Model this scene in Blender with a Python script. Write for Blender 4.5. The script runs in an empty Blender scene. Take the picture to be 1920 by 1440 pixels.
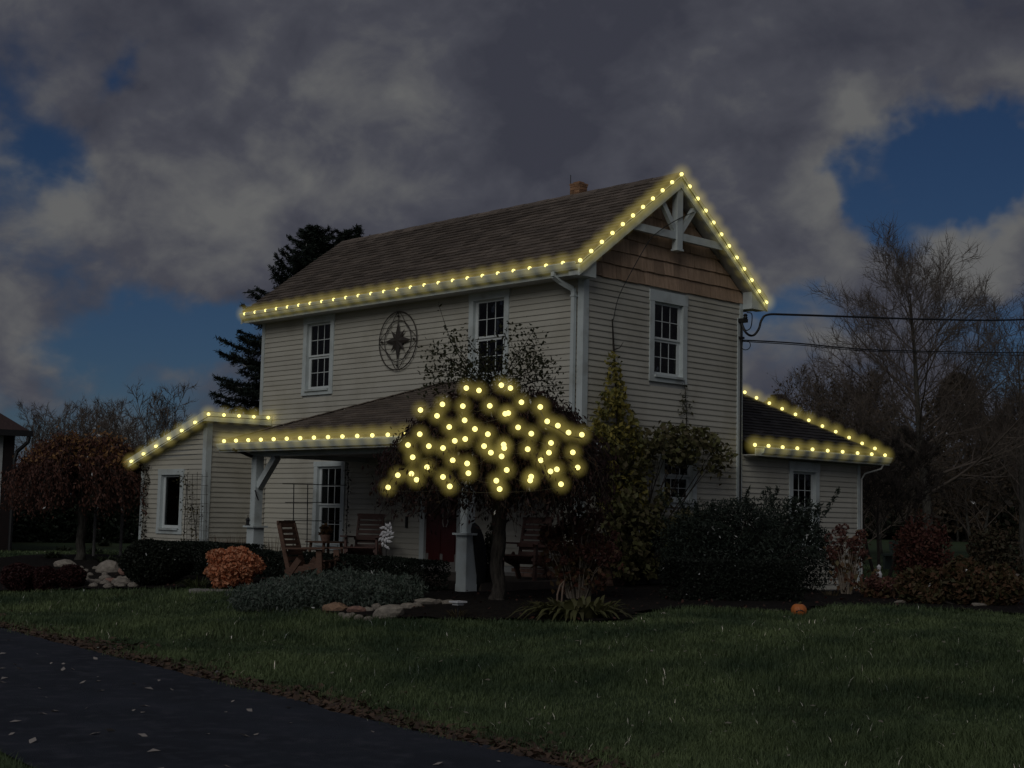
import bpy, math, random
import numpy as np
from mathutils import Vector, Matrix
random.seed(7)
rng = np.random.default_rng(11)
S = bpy.context.scene
COL = S.collection

# ------------------------------------------------------------------ camera
FPX = 2657.14
YAW, PITCH, ROLL = math.radians(-45.9743), math.radians(5.3505), math.radians(1.24786)
def _rot():
    cy, sy = math.cos(YAW), math.sin(YAW); cp, sp = math.cos(PITCH), math.sin(PITCH); cr, sr = math.cos(ROLL), math.sin(ROLL)
    Ry = np.array([[cy, 0, -sy], [0, 1, 0], [sy, 0, cy]]); Rx = np.array([[1, 0, 0], [0, cp, sp], [0, -sp, cp]])
    Rz = np.array([[cr, -sr, 0], [sr, cr, 0], [0, 0, 1]]); B = np.array([[1, 0, 0], [0, 0, -1], [0, 1, 0.]])
    return Rz @ Rx @ Ry @ B
RC = _rot()
CAM = np.array([16.235, -17.331, 1.165])
cam_data = bpy.data.cameras.new('camera'); cam = bpy.data.objects.new('camera', cam_data); COL.objects.link(cam)
cam_data.sensor_width = 36; cam_data.lens = FPX / 1920 * 36; cam_data.clip_start = 0.1; cam_data.clip_end = 3000
cam.matrix_world = Matrix(((RC[0][0], -RC[1][0], -RC[2][0], CAM[0]), (RC[0][1], -RC[1][1], -RC[2][1], CAM[1]),
                           (RC[0][2], -RC[1][2], -RC[2][2], CAM[2]), (0, 0, 0, 1)))
S.camera = cam
# survey helpers: directions and places of the points measured in the photograph
def ray(x, y): return RC.T @ np.array([(x - 960) / FPX, (y - 720) / FPX, 1.])
def unit_dir(x, y): d = ray(x, y); return d / np.linalg.norm(d)
def onX(x, y, X0=0.): d = ray(x, y); return CAM + d * ((X0 - CAM[0]) / d[0])
def onY(x, y, Y0=0.): d = ray(x, y); return CAM + d * ((Y0 - CAM[1]) / d[1])
def atD(x, y, D): return CAM + ray(x, y) * D
def proj(p):
    c = RC @ (np.asarray(p, float) - CAM); return 960 + FPX * c[0] / c[2], 720 + FPX * c[1] / c[2], c[2]

# ------------------------------------------------------------------ world, sun, exposure
SUN_AZ = math.atan2(-0.78, 0.36)        # azimuth the light comes from (x, y) = (0.36, -0.78)
SUN_EL = math.radians(34)
world = bpy.data.worlds.new('World'); S.world = world; world.use_nodes = True
def build_world():
    nt = world.node_tree; N = nt.nodes; L = nt.links; N.clear()
    out = N.new('ShaderNodeOutputWorld'); bg = N.new('ShaderNodeBackground'); L.new(bg.outputs[0], out.inputs[0])
    tc = N.new('ShaderNodeTexCoord')
    def vm(op, a, b=None, s=None):
        n = N.new('ShaderNodeVectorMath'); n.operation = op
        for i, v in enumerate((a, b)):
            if v is None: continue
            if isinstance(v, (tuple, list)): n.inputs[i].default_value = v
            else: L.new(v, n.inputs[i])
        if s is not None: n.inputs['Scale'].default_value = s
        return n
    def m(op, a, b=0., c=0., clamp=False):
        n = N.new('ShaderNodeMath'); n.operation = op; n.use_clamp = clamp
        for i, v in enumerate((a, b, c)):
            if isinstance(v, (int, float)): n.inputs[i].default_value = v
            else: L.new(v, n.inputs[i])
        return n.outputs[0]
    D = vm('NORMALIZE', tc.outputs['Generated']).outputs[0]
    sep = N.new('ShaderNodeSeparateXYZ'); L.new(D, sep.inputs[0])
    zz = m('ADD', m('MULTIPLY', m('MAXIMUM', sep.outputs[2], 0.0), 0.55), 0.34)
    dv = N.new('ShaderNodeCombineXYZ')
    L.new(m('DIVIDE', sep.outputs[0], zz), dv.inputs[0]); L.new(m('DIVIDE', sep.outputs[1], zz), dv.inputs[1])
    P = dv.outputs[0]
    def noise(vec, scale, detail, rough, off=(0, 0, 0), dist=0.):
        a = vm('ADD', vec, off).outputs[0]
        n = N.new('ShaderNodeTexNoise'); n.inputs['Scale'].default_value = scale; n.inputs['Detail'].default_value = detail
        n.inputs['Roughness'].default_value = rough; n.inputs['Distortion'].default_value = dist; L.new(a, n.inputs['Vector']); return n.outputs[0]
    def blob(px, py, rad, soft=1.):     # round patch of the sky about one direction; rad in pixels
        d = unit_dir(px, py); dot = vm('DOT_PRODUCT', DW, tuple(d)).outputs['Value']
        k = (rad / FPX) ** 2
        return m('POWER', 2.718, m('DIVIDE', m('SUBTRACT', dot, 1.), k * 0.5 * soft))
    warp = N.new('ShaderNodeTexNoise'); warp.inputs['Scale'].default_value = 7.0; warp.inputs['Detail'].default_value = 5; warp.inputs['Roughness'].default_value = 0.6; L.new(D, warp.inputs['Vector'])
    DW = vm('NORMALIZE', vm('ADD', D, vm('SCALE', vm('SUBTRACT', warp.outputs[1], (.5, .5, .5)).outputs[0], s=0.17).outputs[0]).outputs[0]).outputs[0]
    n1 = noise(P, 3.4, 9, 0.55, (3.1, 1.7, 0.4), 0.2)
    n2 = noise(P, 2.6, 5, 0.5, (8.3, 2.2, 1.9), 0.3)
    n3 = noise(P, 7.0, 6, 0.52, (1.3, 7.7, 2.9), 0.3)
    # how much cloud
    n4 = noise(P, 16.0, 6, 0.55, (5.1, 0.7, 3.3), 0.4)
    cov = m('ADD', m('ADD', m('MULTIPLY', n1, 0.70), m('MULTIPLY', n3, 0.55)), m('MULTIPLY', n4, 0.28))
    cov = m('ADD', cov, 0.10)
    for (x, y, r, w) in ((30, 300, 120, .42), (140, 300, 70, .16), (205, 105, 38, .30), (210, 575, 85, .42), (330, 575, 80, .42), (440, 590, 70, .42), (90, 600, 60, .22), (400, 650, 60, .26), (60, 780, 90, .26), (300, 755, 110, .28), (180, 660, 70, .14), (1800, 260, 120, .38), (1680, 320, 110, .40), (1560, 340, 50, .12),
                         (1590, 390, 75, .40), (1900, 230, 90, .34), (1890, 320, 90, .30), (1440, 600, 70, .34), (1530, 600, 60, .26), (1420, 320, 70, .22), (1730, 90, 40, .14), (1830, 575, 90, .26), (1900, 600, 60, .2), (440, 335, 60, .12)):
        cov = m('SUBTRACT', cov, m('MULTIPLY', blob(x, y, r), w))
    for (x, y, r, w) in ((700, 120, 320, .22), (1200, 130, 360, .30), (1470, 440, 130, .26), (1870, 440, 90, .36), (1740, 470, 80, .22), (720, 340, 240, .20), (1560, 200, 120, .18), (330, 420, 170, .16), (60, 660, 80, .14), (420, 680, 90, .10), (1560, 60, 160, .14), (1640, 190, 80, .24), (1720, 320, 70, .22), (1830, 190, 50, .12), (1790, 380, 50, .12), (1900, 60, 90, .16), (1850, 130, 60, .10)):
        cov = m('ADD', cov, m('MULTIPLY', blob(x, y, r), w))
    mask = N.new('ShaderNodeMapRange'); mask.interpolation_type = 'SMOOTHSTEP'
    L.new(cov, mask.inputs['Value']); mask.inputs['From Min'].default_value = 0.47; mask.inputs['From Max'].default_value = 0.90
    # how bright the cloud is: thin sunlit edges against heavy bases
    br = m('ADD', m('ADD', m('MULTIPLY', n2, 0.75), m('MULTIPLY', n3, 0.70)), m('MULTIPLY', n4, 0.24))
    br = m('SUBTRACT', br, 0.125)
    for (x, y, r, w) in ((575, 285, 70, .10), (800, 345, 130, .06), (1640, 190, 80, .08), (1200, 110, 360, -.13), (420, 150, 90, .12), (700, 350, 130, .10), (870, 340, 120, .12), (1600, 210, 90, .12), (1880, 410, 90, .24), (1500, 430, 100, .12), (300, 420, 160, .08), (200, 500, 150, .05), (1300, 30, 200, .04), (310, 330, 150, -.14), (260, 420, 230, -.09), (80, 540, 120, -.05), (150, 120, 180, -.04), (1600, 280, 90, -.06), (470, 430, 90, .10), (110, 380, 80, .08), (1000, 60, 200, -.08), (60, 140, 80, .08), (200, 720, 160, .03), (1800, 500, 90, .05), (1480, 660, 100, .08), (900, 240, 150, -.08), (1450, 250, 120, -.06), (575, 290, 60, .1), (650, 260, 120, -.06), (1450, 500, 110, -.04)):
        br = m('ADD', br, m('MULTIPLY', blob(x, y, r), w))
    ramp = N.new('ShaderNodeValToRGB'); L.new(br, ramp.inputs[0])
    e = ramp.color_ramp.elements
    e[0].position = 0.54; e[0].color = (0.040, 0.042, 0.057, 1)
    e[1].position = 0.94; e[1].color = (0.120, 0.121, 0.122, 1)
    e.new(0.72).color = (0.062, 0.064, 0.080, 1)
    sky = N.new('ShaderNodeTexSky'); sky.sky_type = 'NISHITA'; sky.sun_disc = False
    sky.sun_elevation = SUN_EL; sky.sun_rotation = math.pi / 2 - SUN_AZ; sky.air_density = 1.0; sky.dust_density = 0.3; sky.ozone_density = 3.0
    sc = vm('SCALE', sky.outputs[0], s=0.0115).outputs[0]
    tint = vm('MULTIPLY', sc, (0.68, 0.94, 1.34)).outputs[0]
    mix = N.new('ShaderNodeMix'); mix.data_type = 'RGBA'
    L.new(mask.outputs[0], mix.inputs[0]); L.new(tint, mix.inputs[6]); L.new(ramp.outputs[0], mix.inputs[7])
    # sky colours above are written as display radiance; the background strength brings the whole dome to 0.1 of its x10 values
    up = vm('SCALE', mix.outputs[2], s=10.0).outputs[0]
    L.new(up, bg.inputs[0]); bg.inputs[1].default_value = 0.1
build_world()
sun_data = bpy.data.lights.new('sun', 'SUN'); sun_data.energy = 0.60; sun_data.angle = math.radians(38); sun_data.color = (1.0, 0.98, 0.94)
sun = bpy.data.objects.new('sun', sun_data); COL.objects.link(sun)
sun.rotation_euler = Vector((-math.cos(SUN_AZ) * math.cos(SUN_EL), -math.sin(SUN_AZ) * math.cos(SUN_EL), -math.sin(SUN_EL))).to_track_quat('-Z', 'Y').to_euler()
S.view_settings.view_transform = 'Standard'; S.view_settings.look = 'None'; S.view_settings.exposure = 0; S.view_settings.gamma = 1
S.view_settings.use_curve_mapping = False
S.render.engine = 'CYCLES'
S.cycles.use_denoising = True
S.cycles.max_bounces = 6; S.cycles.transparent_max_bounces = 64; S.cycles.diffuse_bounces = 3; S.cycles.glossy_bounces = 3
S.cycles.volume_bounces = 0; S.cycles.volume_max_steps = 64; S.cycles.volume_step_rate = 1.0
S.cycles.use_light_tree = True; S.cycles.sample_clamp_indirect = 1.0; S.cycles.sample_clamp_direct = 4.0

# ------------------------------------------------------------------ helpers
class MB:
    def __init__(s): s.v = []; s.f = []
    def add(s, vs, fs):
        b = len(s.v); s.v += [tuple(map(float, v)) for v in vs]; s.f += [tuple(i + b for i in f) for f in fs]
    def box(s, x0, x1, y0, y1, z0, z1):
        s.add([(x0, y0, z0), (x1, y0, z0), (x1, y1, z0), (x0, y1, z0), (x0, y0, z1), (x1, y0, z1), (x1, y1, z1), (x0, y1, z1)],
              [(0, 3, 2, 1), (4, 5, 6, 7), (0, 1, 5, 4), (1, 2, 6, 5), (2, 3, 7, 6), (3, 0, 4, 7)])
    def prism(s, poly, ext):
        """poly: planar list of 3-d points, extruded by vector ext"""
        n = len(poly); e = np.asarray(ext, float); p = [np.asarray(q, float) for q in poly]
        s.add(p + [q + e for q in p], [tuple(range(n))[::-1], tuple(range(n, 2 * n))] + [(i, (i + 1) % n, n + (i + 1) % n, n + i) for i in range(n)])
    def bar(s, a, b, w, h, up=(0, 0, 1)):
        a = np.asarray(a, float); b = np.asarray(b, float); d = b - a; d = d / np.linalg.norm(d)
        r = np.cross(d, up); r = r / (np.linalg.norm(r) + 1e-9); u = np.cross(r, d)
        q = [a + r * sx * w / 2 + u * sy * h / 2 for sx, sy in ((-1, -1), (1, -1), (1, 1), (-1, 1))]
        s.prism(q, b - a)
    def tube(s, pts, rad, n=6, cap=True):
        pts = [np.asarray(p, float) for p in pts]; m = len(pts)
        if isinstance(rad, (int, float)): rad = [rad] * m
        rings = []; ref = None
        for i, p in enumerate(pts):
            d = pts[min(i + 1, m - 1)] - pts[max(i - 1, 0)]; d = d / (np.linalg.norm(d) + 1e-9)
            if ref is None: ref = np.cross(d, (0.31, 0.87, 0.38)); 
            ref = ref - d * (ref @ d); ref = ref / (np.linalg.norm(ref) + 1e-9); w = np.cross(d, ref)
            for k in range(n):
                t = 2 * math.pi * k / n; rings.append(p + (ref * math.cos(t) + w * math.sin(t)) * rad[i])
        f = [(i * n + k, i * n + (k + 1) % n, (i + 1) * n + (k + 1) % n, (i + 1) * n + k) for i in range(m - 1) for k in range(n)]
        if cap: f += [tuple(range(n))[::-1], tuple(range((m - 1) * n, m * n))]
        s.add(rings, f)
    def lathe(s, prof, n=16, c=(0, 0, 0)):
        v = []; m = len(prof)
        for r, z in prof:
            for k in range(n):
                t = 2 * math.pi * k / n; v.append((c[0] + r * math.cos(t), c[1] + r * math.sin(t), c[2] + z))
        f = [(i * n + k, i * n + (k + 1) % n, (i + 1) * n + (k + 1) % n, (i + 1) * n + k) for i in range(m - 1) for k in range(n)]
        f += [tuple(range(n))[::-1], tuple(range((m - 1) * n, m * n))]
        s.add(v, f)
    def ring(s, c, u, w, R, r, n=40, k=6):
        c, u, w = (np.asarray(q, float) for q in (c, u, w))
        pts = [c + (u * math.cos(2 * math.pi * i / n) + w * math.sin(2 * math.pi * i / n)) * R for i in range(n + 1)]
        s.tube(pts, r, k, cap=False)
    def mesh(s, name):
        me = bpy.data.meshes.new(name); me.from_pydata(s.v, [], s.f); me.validate(); me.update(); return me
    def build(s, name, mat, parent=None, smooth=False):
        return link(name, s.mesh(name), mat, parent, smooth)

def link(name, me, mat=None, parent=None, smooth=False):
    if mat is not None and not me.materials: me.materials.append(mat)
    if smooth:
        me.polygons.foreach_set('use_smooth', [True] * len(me.polygons))
    o = bpy.data.objects.new(name, me); COL.objects.link(o)
    if parent is not None: o.parent = parent; o.matrix_parent_inverse = Matrix.Translation(parent.location).inverted() if parent.parent is None else Matrix()
    return o

def tag(o, label=None, cat=None, group=None, kind=None):
    if label: o['label'] = label
    if cat: o['category'] = cat
    if group: o['group'] = group
    if kind: o['kind'] = kind
    return o
def thing(name, label, cat, loc=(0, 0, 0), group=None):
    o = bpy.data.objects.new(name, None); COL.objects.link(o); o.empty_display_size = 0.2
    o.location = [float(v) for v in loc]
    return tag(o, label, cat, group)

def np_mesh(name, verts, quads=None, tris=None):
    """fast mesh from arrays (quads N x 4 and/or tris N x 3)"""
    me = bpy.data.meshes.new(name); verts = np.asarray(verts, np.float32)
    me.vertices.add(len(verts)); me.vertices.foreach_set('co', verts.ravel())
    loops = []; starts = []; n0 = 0
    if quads is not None and len(quads):
        loops.append(np.asarray(quads, np.int32).ravel()); starts.append(np.arange(len(quads)) * 4); n0 = len(quads) * 4
    if tris is not None and len(tris):
        loops.append(np.asarray(tris, np.int32).ravel()); starts.append(n0 + np.arange(len(tris)) * 3)
    loops = np.concatenate(loops); starts = np.concatenate(starts).astype(np.int32)
    me.loops.add(len(loops)); me.loops.foreach_set('vertex_index', loops)
    me.polygons.add(len(starts)); me.polygons.foreach_set('loop_start', starts)
    me.update(calc_edges=True); me.validate(); return me

# ------------------------------------------------------------------ materials
MATS = {}
def mat(name, col, col2=None, rough=0.7, scale=6., detail=6., bump=0., bscale=40., spec=0.4, island=0., objrand=0., coords='Object', stretch=(1, 1, 1), wear=None, metal=0.0, trans=0.0, contrast=(0.35, 0.65)):
    if name in MATS: return MATS[name]
    m = bpy.data.materials.new(name); m.use_nodes = True; MATS[name] = m
    nt = m.node_tree; N = nt.nodes; L = nt.links; b = N['Principled BSDF']
    b.inputs['Roughness'].default_value = rough; b.inputs['Specular IOR Level'].default_value = spec; b.inputs['Metallic'].default_value = metal
    tc = N.new('ShaderNodeTexCoord'); mp = N.new('ShaderNodeMapping'); mp.inputs['Scale'].default_value = stretch
    L.new(tc.outputs[coords], mp.inputs[0])
    nz = N.new('ShaderNodeTexNoise'); nz.inputs['Scale'].default_value = scale; nz.inputs['Detail'].default_value = detail; nz.inputs['Roughness'].default_value = 0.6
    L.new(mp.outputs[0], nz.inputs['Vector'])
    rp = N.new('ShaderNodeValToRGB'); L.new(nz.outputs[0], rp.inputs[0]); e = rp.color_ramp.elements
    c2 = col2 or tuple(c * 0.8 for c in col)
    e[0].position = contrast[0]; e[0].color = (*c2, 1); e[1].position = contrast[1]; e[1].color = (*col, 1)
    cur = rp.outputs[0]
    def scale_by(cur, src, amt):
        a = N.new('ShaderNodeMapRange'); L.new(src, a.inputs['Value']); a.inputs['To Min'].default_value = 1 - amt; a.inputs['To Max'].default_value = 1 + amt
        v = N.new('ShaderNodeVectorMath'); v.operation = 'SCALE'; L.new(cur, v.inputs[0]); L.new(a.outputs[0], v.inputs['Scale']); return v.outputs[0]
    if island:
        g = N.new('ShaderNodeNewGeometry'); cur = scale_by(cur, g.outputs['Random Per Island'], island)
    if objrand:
        oi = N.new('ShaderNodeObjectInfo'); cur = scale_by(cur, oi.outputs['Random'], objrand)
    if wear:
        wn = N.new('ShaderNodeTexNoise'); wn.inputs['Scale'].default_value = wear[1]; wn.inputs['Detail'].default_value = 8
        L.new(tc.outputs[coords], wn.inputs['Vector'])
        wr = N.new('ShaderNodeMapRange'); L.new(wn.outputs[0], wr.inputs['Value']); wr.inputs['From Min'].default_value = 0.5; wr.inputs['From Max'].default_value = 0.75
        mx = N.new('ShaderNodeMix'); mx.data_type = 'RGBA'; L.new(wr.outputs[0], mx.inputs[0]); L.new(cur, mx.inputs[6]); mx.inputs[7].default_value = (*wear[0], 1); cur = mx.outputs[2]
    L.new(cur, b.inputs['Base Color'])
    if bump:
        bn = N.new('ShaderNodeTexNoise'); bn.inputs['Scale'].default_value = bscale; bn.inputs['Detail'].default_value = 5; L.new(mp.outputs[0], bn.inputs['Vector'])
        bp = N.new('ShaderNodeBump'); bp.inputs['Strength'].default_value = bump; bp.inputs['Distance'].default_value = 0.02; L.new(bn.outputs[0], bp.inputs['Height']); L.new(bp.outputs[0], b.inputs['Normal'])
    if trans:
        b.inputs['Roughness'].default_value = max(rough, 0.6)
        tr = N.new('ShaderNodeBsdfTranslucent'); L.new(cur, tr.inputs[0]); ms = N.new('ShaderNodeMixShader'); ms.inputs[0].default_value = trans
        L.new(b.outputs[0], ms.inputs[1]); L.new(tr.outputs[0], ms.inputs[2]); L.new(ms.outputs[0], N['Material Output'].inputs[0])
    return m
def leaf_mat(name, cols, rough=0.65, trans=0.25, spec=0.3, patch=None):
    """leaves: each one draws its own colour from a ramp of the plant's colours"""
    if name in MATS: return MATS[name]
    m = bpy.data.materials.new(name); m.use_nodes = True; MATS[name] = m
    nt = m.node_tree; N = nt.nodes; L = nt.links; b = N['Principled BSDF']; b.inputs['Roughness'].default_value = rough; b.inputs['Specular IOR Level'].default_value = spec
    g = N.new('ShaderNodeNewGeometry'); rp = N.new('ShaderNodeValToRGB'); L.new(g.outputs['Random Per Island'], rp.inputs[0]); e = rp.color_ramp.elements
    for i, c in enumerate(cols):
        t = i / (len(cols) - 1)
        k = e[0] if i == 0 else (e[1] if i == len(cols) - 1 else e.new(t)); k.position = t; k.color = (*c, 1)
    col = rp.outputs[0]
    if patch:                                    # patches of thicker, thinner and drier growth
        tc = N.new('ShaderNodeTexCoord'); n1 = N.new('ShaderNodeTexNoise'); n1.inputs['Scale'].default_value = 0.75; n1.inputs['Detail'].default_value = 7; n1.inputs['Roughness'].default_value = 0.65; L.new(tc.outputs['Object'], n1.inputs[0])
        r2 = N.new('ShaderNodeValToRGB'); L.new(n1.outputs[0], r2.inputs[0]); q = r2.color_ramp.elements; q[0].position = 0.38; q[0].color = (*patch[0], 1); q[1].position = 0.68; q[1].color = (*patch[1], 1)
        mu = N.new('ShaderNodeVectorMath'); mu.operation = 'MULTIPLY'; L.new(col, mu.inputs[0]); L.new(r2.outputs[0], mu.inputs[1]); col = mu.outputs[0]
    L.new(col, b.inputs['Base Color'])
    tr = N.new('ShaderNodeBsdfTranslucent'); L.new(col, tr.inputs[0]); ms = N.new('ShaderNodeMixShader'); ms.inputs[0].default_value = trans
    L.new(b.outputs[0], ms.inputs[1]); L.new(tr.outputs[0], ms.inputs[2]); L.new(ms.outputs[0], N['Material Output'].inputs[0])
    return m

M_SIDING = mat('siding_vinyl', (0.50, 0.485, 0.425), (0.465, 0.45, 0.39), rough=0.55, scale=0.8, objrand=0.05, coords='Object', wear=((0.36, 0.34, 0.28), 1.1), bump=0.15, bscale=25, stretch=(1, 1, 6))
M_TRIM = mat('trim_paint', (0.58, 0.64, 0.645), (0.52, 0.575, 0.58), rough=0.5, scale=3, wear=((0.36, 0.38, 0.36), 2.3))
M_SASH = mat('sash_vinyl', (0.66, 0.70, 0.70), (0.58, 0.62, 0.62), rough=0.4, scale=4)
M_ROOF = mat('asphalt_shingle', (0.168, 0.136, 0.112), (0.125, 0.102, 0.086), rough=0.92, scale=3.5, island=0.26, objrand=0.24, bump=0.6, bscale=120, spec=0.2)
M_ROOFD = mat('dark_shingle', (0.045, 0.042, 0.046), (0.028, 0.026, 0.03), rough=0.92, scale=4, island=0.25, bump=0.6, bscale=120, spec=0.2)
M_SHAKE = mat('cedar_shake', (0.46, 0.32, 0.225), (0.33, 0.225, 0.155), rough=0.8, scale=3, stretch=(1, 6, 1), objrand=0.22, bump=0.5, bscale=30)
M_SOFFIT = mat('soffit', (0.42, 0.43, 0.42), (0.36, 0.37, 0.36), rough=0.7)
M_DARK = mat('dark_interior', (0.012, 0.012, 0.014), rough=0.9)
M_BRICK = mat('brick_clay', (0.26, 0.16, 0.12), (0.17, 0.10, 0.08), rough=0.9, scale=12, objrand=0.3, island=0.3, bump=0.4, bscale=60)
M_MORTAR = mat('mortar', (0.22, 0.21, 0.20), rough=0.95, scale=20)
M_CHIM = mat('chimney_tan_brick', (0.36, 0.20, 0.11), (0.22, 0.12, 0.07), rough=0.9, scale=9, island=0.3, bump=0.5, bscale=50)
M_BLACK = mat('black_metal', (0.018, 0.018, 0.02), rough=0.5, scale=10)
M_IRON = mat('weathered_iron', (0.045, 0.04, 0.036), (0.03, 0.022, 0.018), rough=0.6, scale=9)
M_DOOR = mat('dark_red_door', (0.075, 0.012, 0.013), (0.06, 0.01, 0.01), rough=0.4)
M_WOOD = mat('cedar_wood', (0.125, 0.068, 0.045), (0.08, 0.043, 0.03), rough=0.7, scale=5, stretch=(1, 8, 8), objrand=0.15)
M_REDWOOD = mat('redwood_stain', (0.12, 0.058, 0.048), (0.075, 0.038, 0.03), rough=0.6, scale=5, objrand=0.15)
M_CONC = mat('concrete', (0.30, 0.29, 0.27), (0.22, 0.21, 0.2), rough=0.9, scale=5, bump=0.3)
M_CURTAIN = mat('curtain_cloth', (0.42, 0.40, 0.43), (0.22, 0.21, 0.23), rough=0.9, scale=5, stretch=(6, 6, 1), trans=0.3)
M_BARK = mat('bark', (0.10, 0.095, 0.08), (0.035, 0.032, 0.028), rough=0.95, scale=9, stretch=(2, 2, 0.5), bump=0.9, bscale=18)
M_TWIG = mat('twig', (0.15, 0.122, 0.102), (0.10, 0.082, 0.07), rough=0.95)
M_DTWIG = mat('dark_twig', (0.035, 0.028, 0.024), (0.02, 0.016, 0.014), rough=0.95)
def glass_mat():
    m = bpy.data.materials.new('window_glass'); m.use_nodes = True; nt = m.node_tree; N = nt.nodes; L = nt.links; N.remove(N['Principled BSDF'])
    tr = N.new('ShaderNodeBsdfTransparent'); tr.inputs[0].default_value = (0.5, 0.54, 0.56, 1); gl = N.new('ShaderNodeBsdfGlossy'); gl.inputs['Roughness'].default_value = 0.04
    fr = N.new('ShaderNodeFresnel'); fr.inputs[0].default_value = 1.42
    nz = N.new('ShaderNodeTexNoise'); nz.inputs['Scale'].default_value = 2.5; tc = N.new('ShaderNodeTexCoord'); L.new(tc.outputs['Object'], nz.inputs[0])
    bp = N.new('ShaderNodeBump'); bp.inputs['Strength'].default_value = 0.25; bp.inputs['Distance'].default_value = 0.03; L.new(nz.outputs[0], bp.inputs['Height'])
    L.new(bp.outputs[0], gl.inputs['Normal']); L.new(bp.outputs[0], fr.inputs['Normal'])
    ms = N.new('ShaderNodeMixShader'); L.new(fr.outputs[0], ms.inputs[0]); L.new(tr.outputs[0], ms.inputs[1]); L.new(gl.outputs[0], ms.inputs[2]); L.new(ms.outputs[0], N['Material Output'].inputs[0])
    return m
M_GLASS = glass_mat()

# ------------------------------------------------------------------ ground
def sstep(t): t = np.clip(t, 0, 1); return t * t * (3 - 2 * t)
E0 = np.array([-1.685, -9.134]); E1 = np.array([9.80, -10.66])        # house-side edge of the drive
ED = (E1 - E0) / np.linalg.norm(E1 - E0); EN = np.array([-ED[1], ED[0]])
DRIVE_W = 2.85
def edge_dist(x, y): return (np.asarray(x) - E0[0]) * EN[0] + (np.asarray(y) - E0[1]) * EN[1]   # + towards the house
def ground(x, y):
    x = np.asarray(x, float); y = np.asarray(y, float); s = edge_dist(x, y)
    z = -0.43 + 0.43 * sstep(s / 6.0)
    z = z - 0.20 * sstep((y - 3) / 4.0) * sstep((x + 3) / 3.0)
    z = z + 0.02 * np.sin(x * 0.9 + 1.3) * np.sin(y * 0.7) * sstep(s / 2.0)
    return z
def gp(px, py):
    """where the sight line through this point of the photograph meets the ground"""
    d = ray(px, py); t = 3.0
    for i in range(4000):
        p = CAM + d * t; h = p[2] - float(ground(p[0], p[1]))
        if h <= 0: break
        t += max(h * 0.6, 0.004)
    p[2] = float(ground(p[0], p[1])); return p
def grid_mesh(name, xs, ys, dz=0., fn=ground):
    X, Y = np.meshgrid(xs, ys); Z = fn(X, Y) + dz; V = np.stack([X, Y, Z], -1).reshape(-1, 3); nx, ny = len(xs), len(ys)
    i = np.arange(nx - 1)[None, :] + np.arange(ny - 1)[:, None] * nx; i = i.ravel()
    return np_mesh(name, V, np.stack([i, i + 1, i + nx + 1, i + nx], 1))
def graded(lo, hi, fine_lo, fine_hi, step):
    a = list(np.arange(fine_lo, fine_hi + 1e-6, step)); s = step; v = fine_lo
    while v > lo: s *= 1.5; v -= s; a.insert(0, max(v, lo))
    s = step; v = fine_hi
    while v < hi: s *= 1.5; v += s; a.append(min(v, hi))
    return np.array(a)
M_LAWN = mat('lawn_soil_and_grass', (0.058, 0.084, 0.042), (0.036, 0.054, 0.027), rough=0.95, scale=1.3, detail=10, bump=0.8, bscale=30, spec=0.1, wear=((0.048, 0.046, 0.022), 0.55))
lawn = link('lawn', grid_mesh('lawn', graded(-700, 700, -22, 22, 0.4), graded(-700, 900, -18, 16, 0.4)), M_LAWN, smooth=True); tag(lawn, kind='structure')
# the drive: a ribbon with slight crown, lying 25 mm over the soil
def ribbon(name, s0, s1, mat_, dz, t0=-80, t1=60, nseg=120, ns=8, wob=0.0):
    V = []
    for i in range(nseg + 1):
        t = t0 + (t1 - t0) * i / nseg
        for j in range(ns + 1):
            s = s0 + (s1 - s0) * j / ns
            if wob and j == ns: s += wob * (math.sin(t * 1.9) + 0.6 * math.sin(t * 4.7 + 1) + 0.5 * math.sin(t * 11.3))
            p = E0 + ED * t + EN * s; V.append((p[0], p[1], max(float(ground(p[0], p[1])), -0.43) * (1 if s <= 0 else 1) + dz))
    F = [(i * (ns + 1) + j, (i + 1) * (ns + 1) + j, (i + 1) * (ns + 1) + j + 1, i * (ns + 1) + j + 1) for i in range(nseg) for j in range(ns)]
    return link(name, np_mesh(name, V, F), mat_, smooth=True)
M_ASPH = mat('asphalt', (0.053, 0.060, 0.080), (0.036, 0.041, 0.054), rough=0.95, scale=0.9, detail=12, bump=1.0, bscale=110, spec=0.1, wear=((0.075, 0.079, 0.10), 6.0), stretch=(1, 1.6, 1))
drive = ribbon('driveway', -DRIVE_W, 0.0, M_ASPH, 0.025, wob=0.035, nseg=700); tag(drive, kind='structure')
M_DIRT = mat('roadside_soil', (0.13, 0.095, 0.062), (0.06, 0.046, 0.03), rough=0.95, scale=5, bump=0.8, bscale=25, spec=0.1)
verge = ribbon('verge_ground', -0.1, 0.42, M_DIRT, 0.012, wob=0.06, nseg=500, ns=3); tag(verge, kind='structure')

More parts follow.
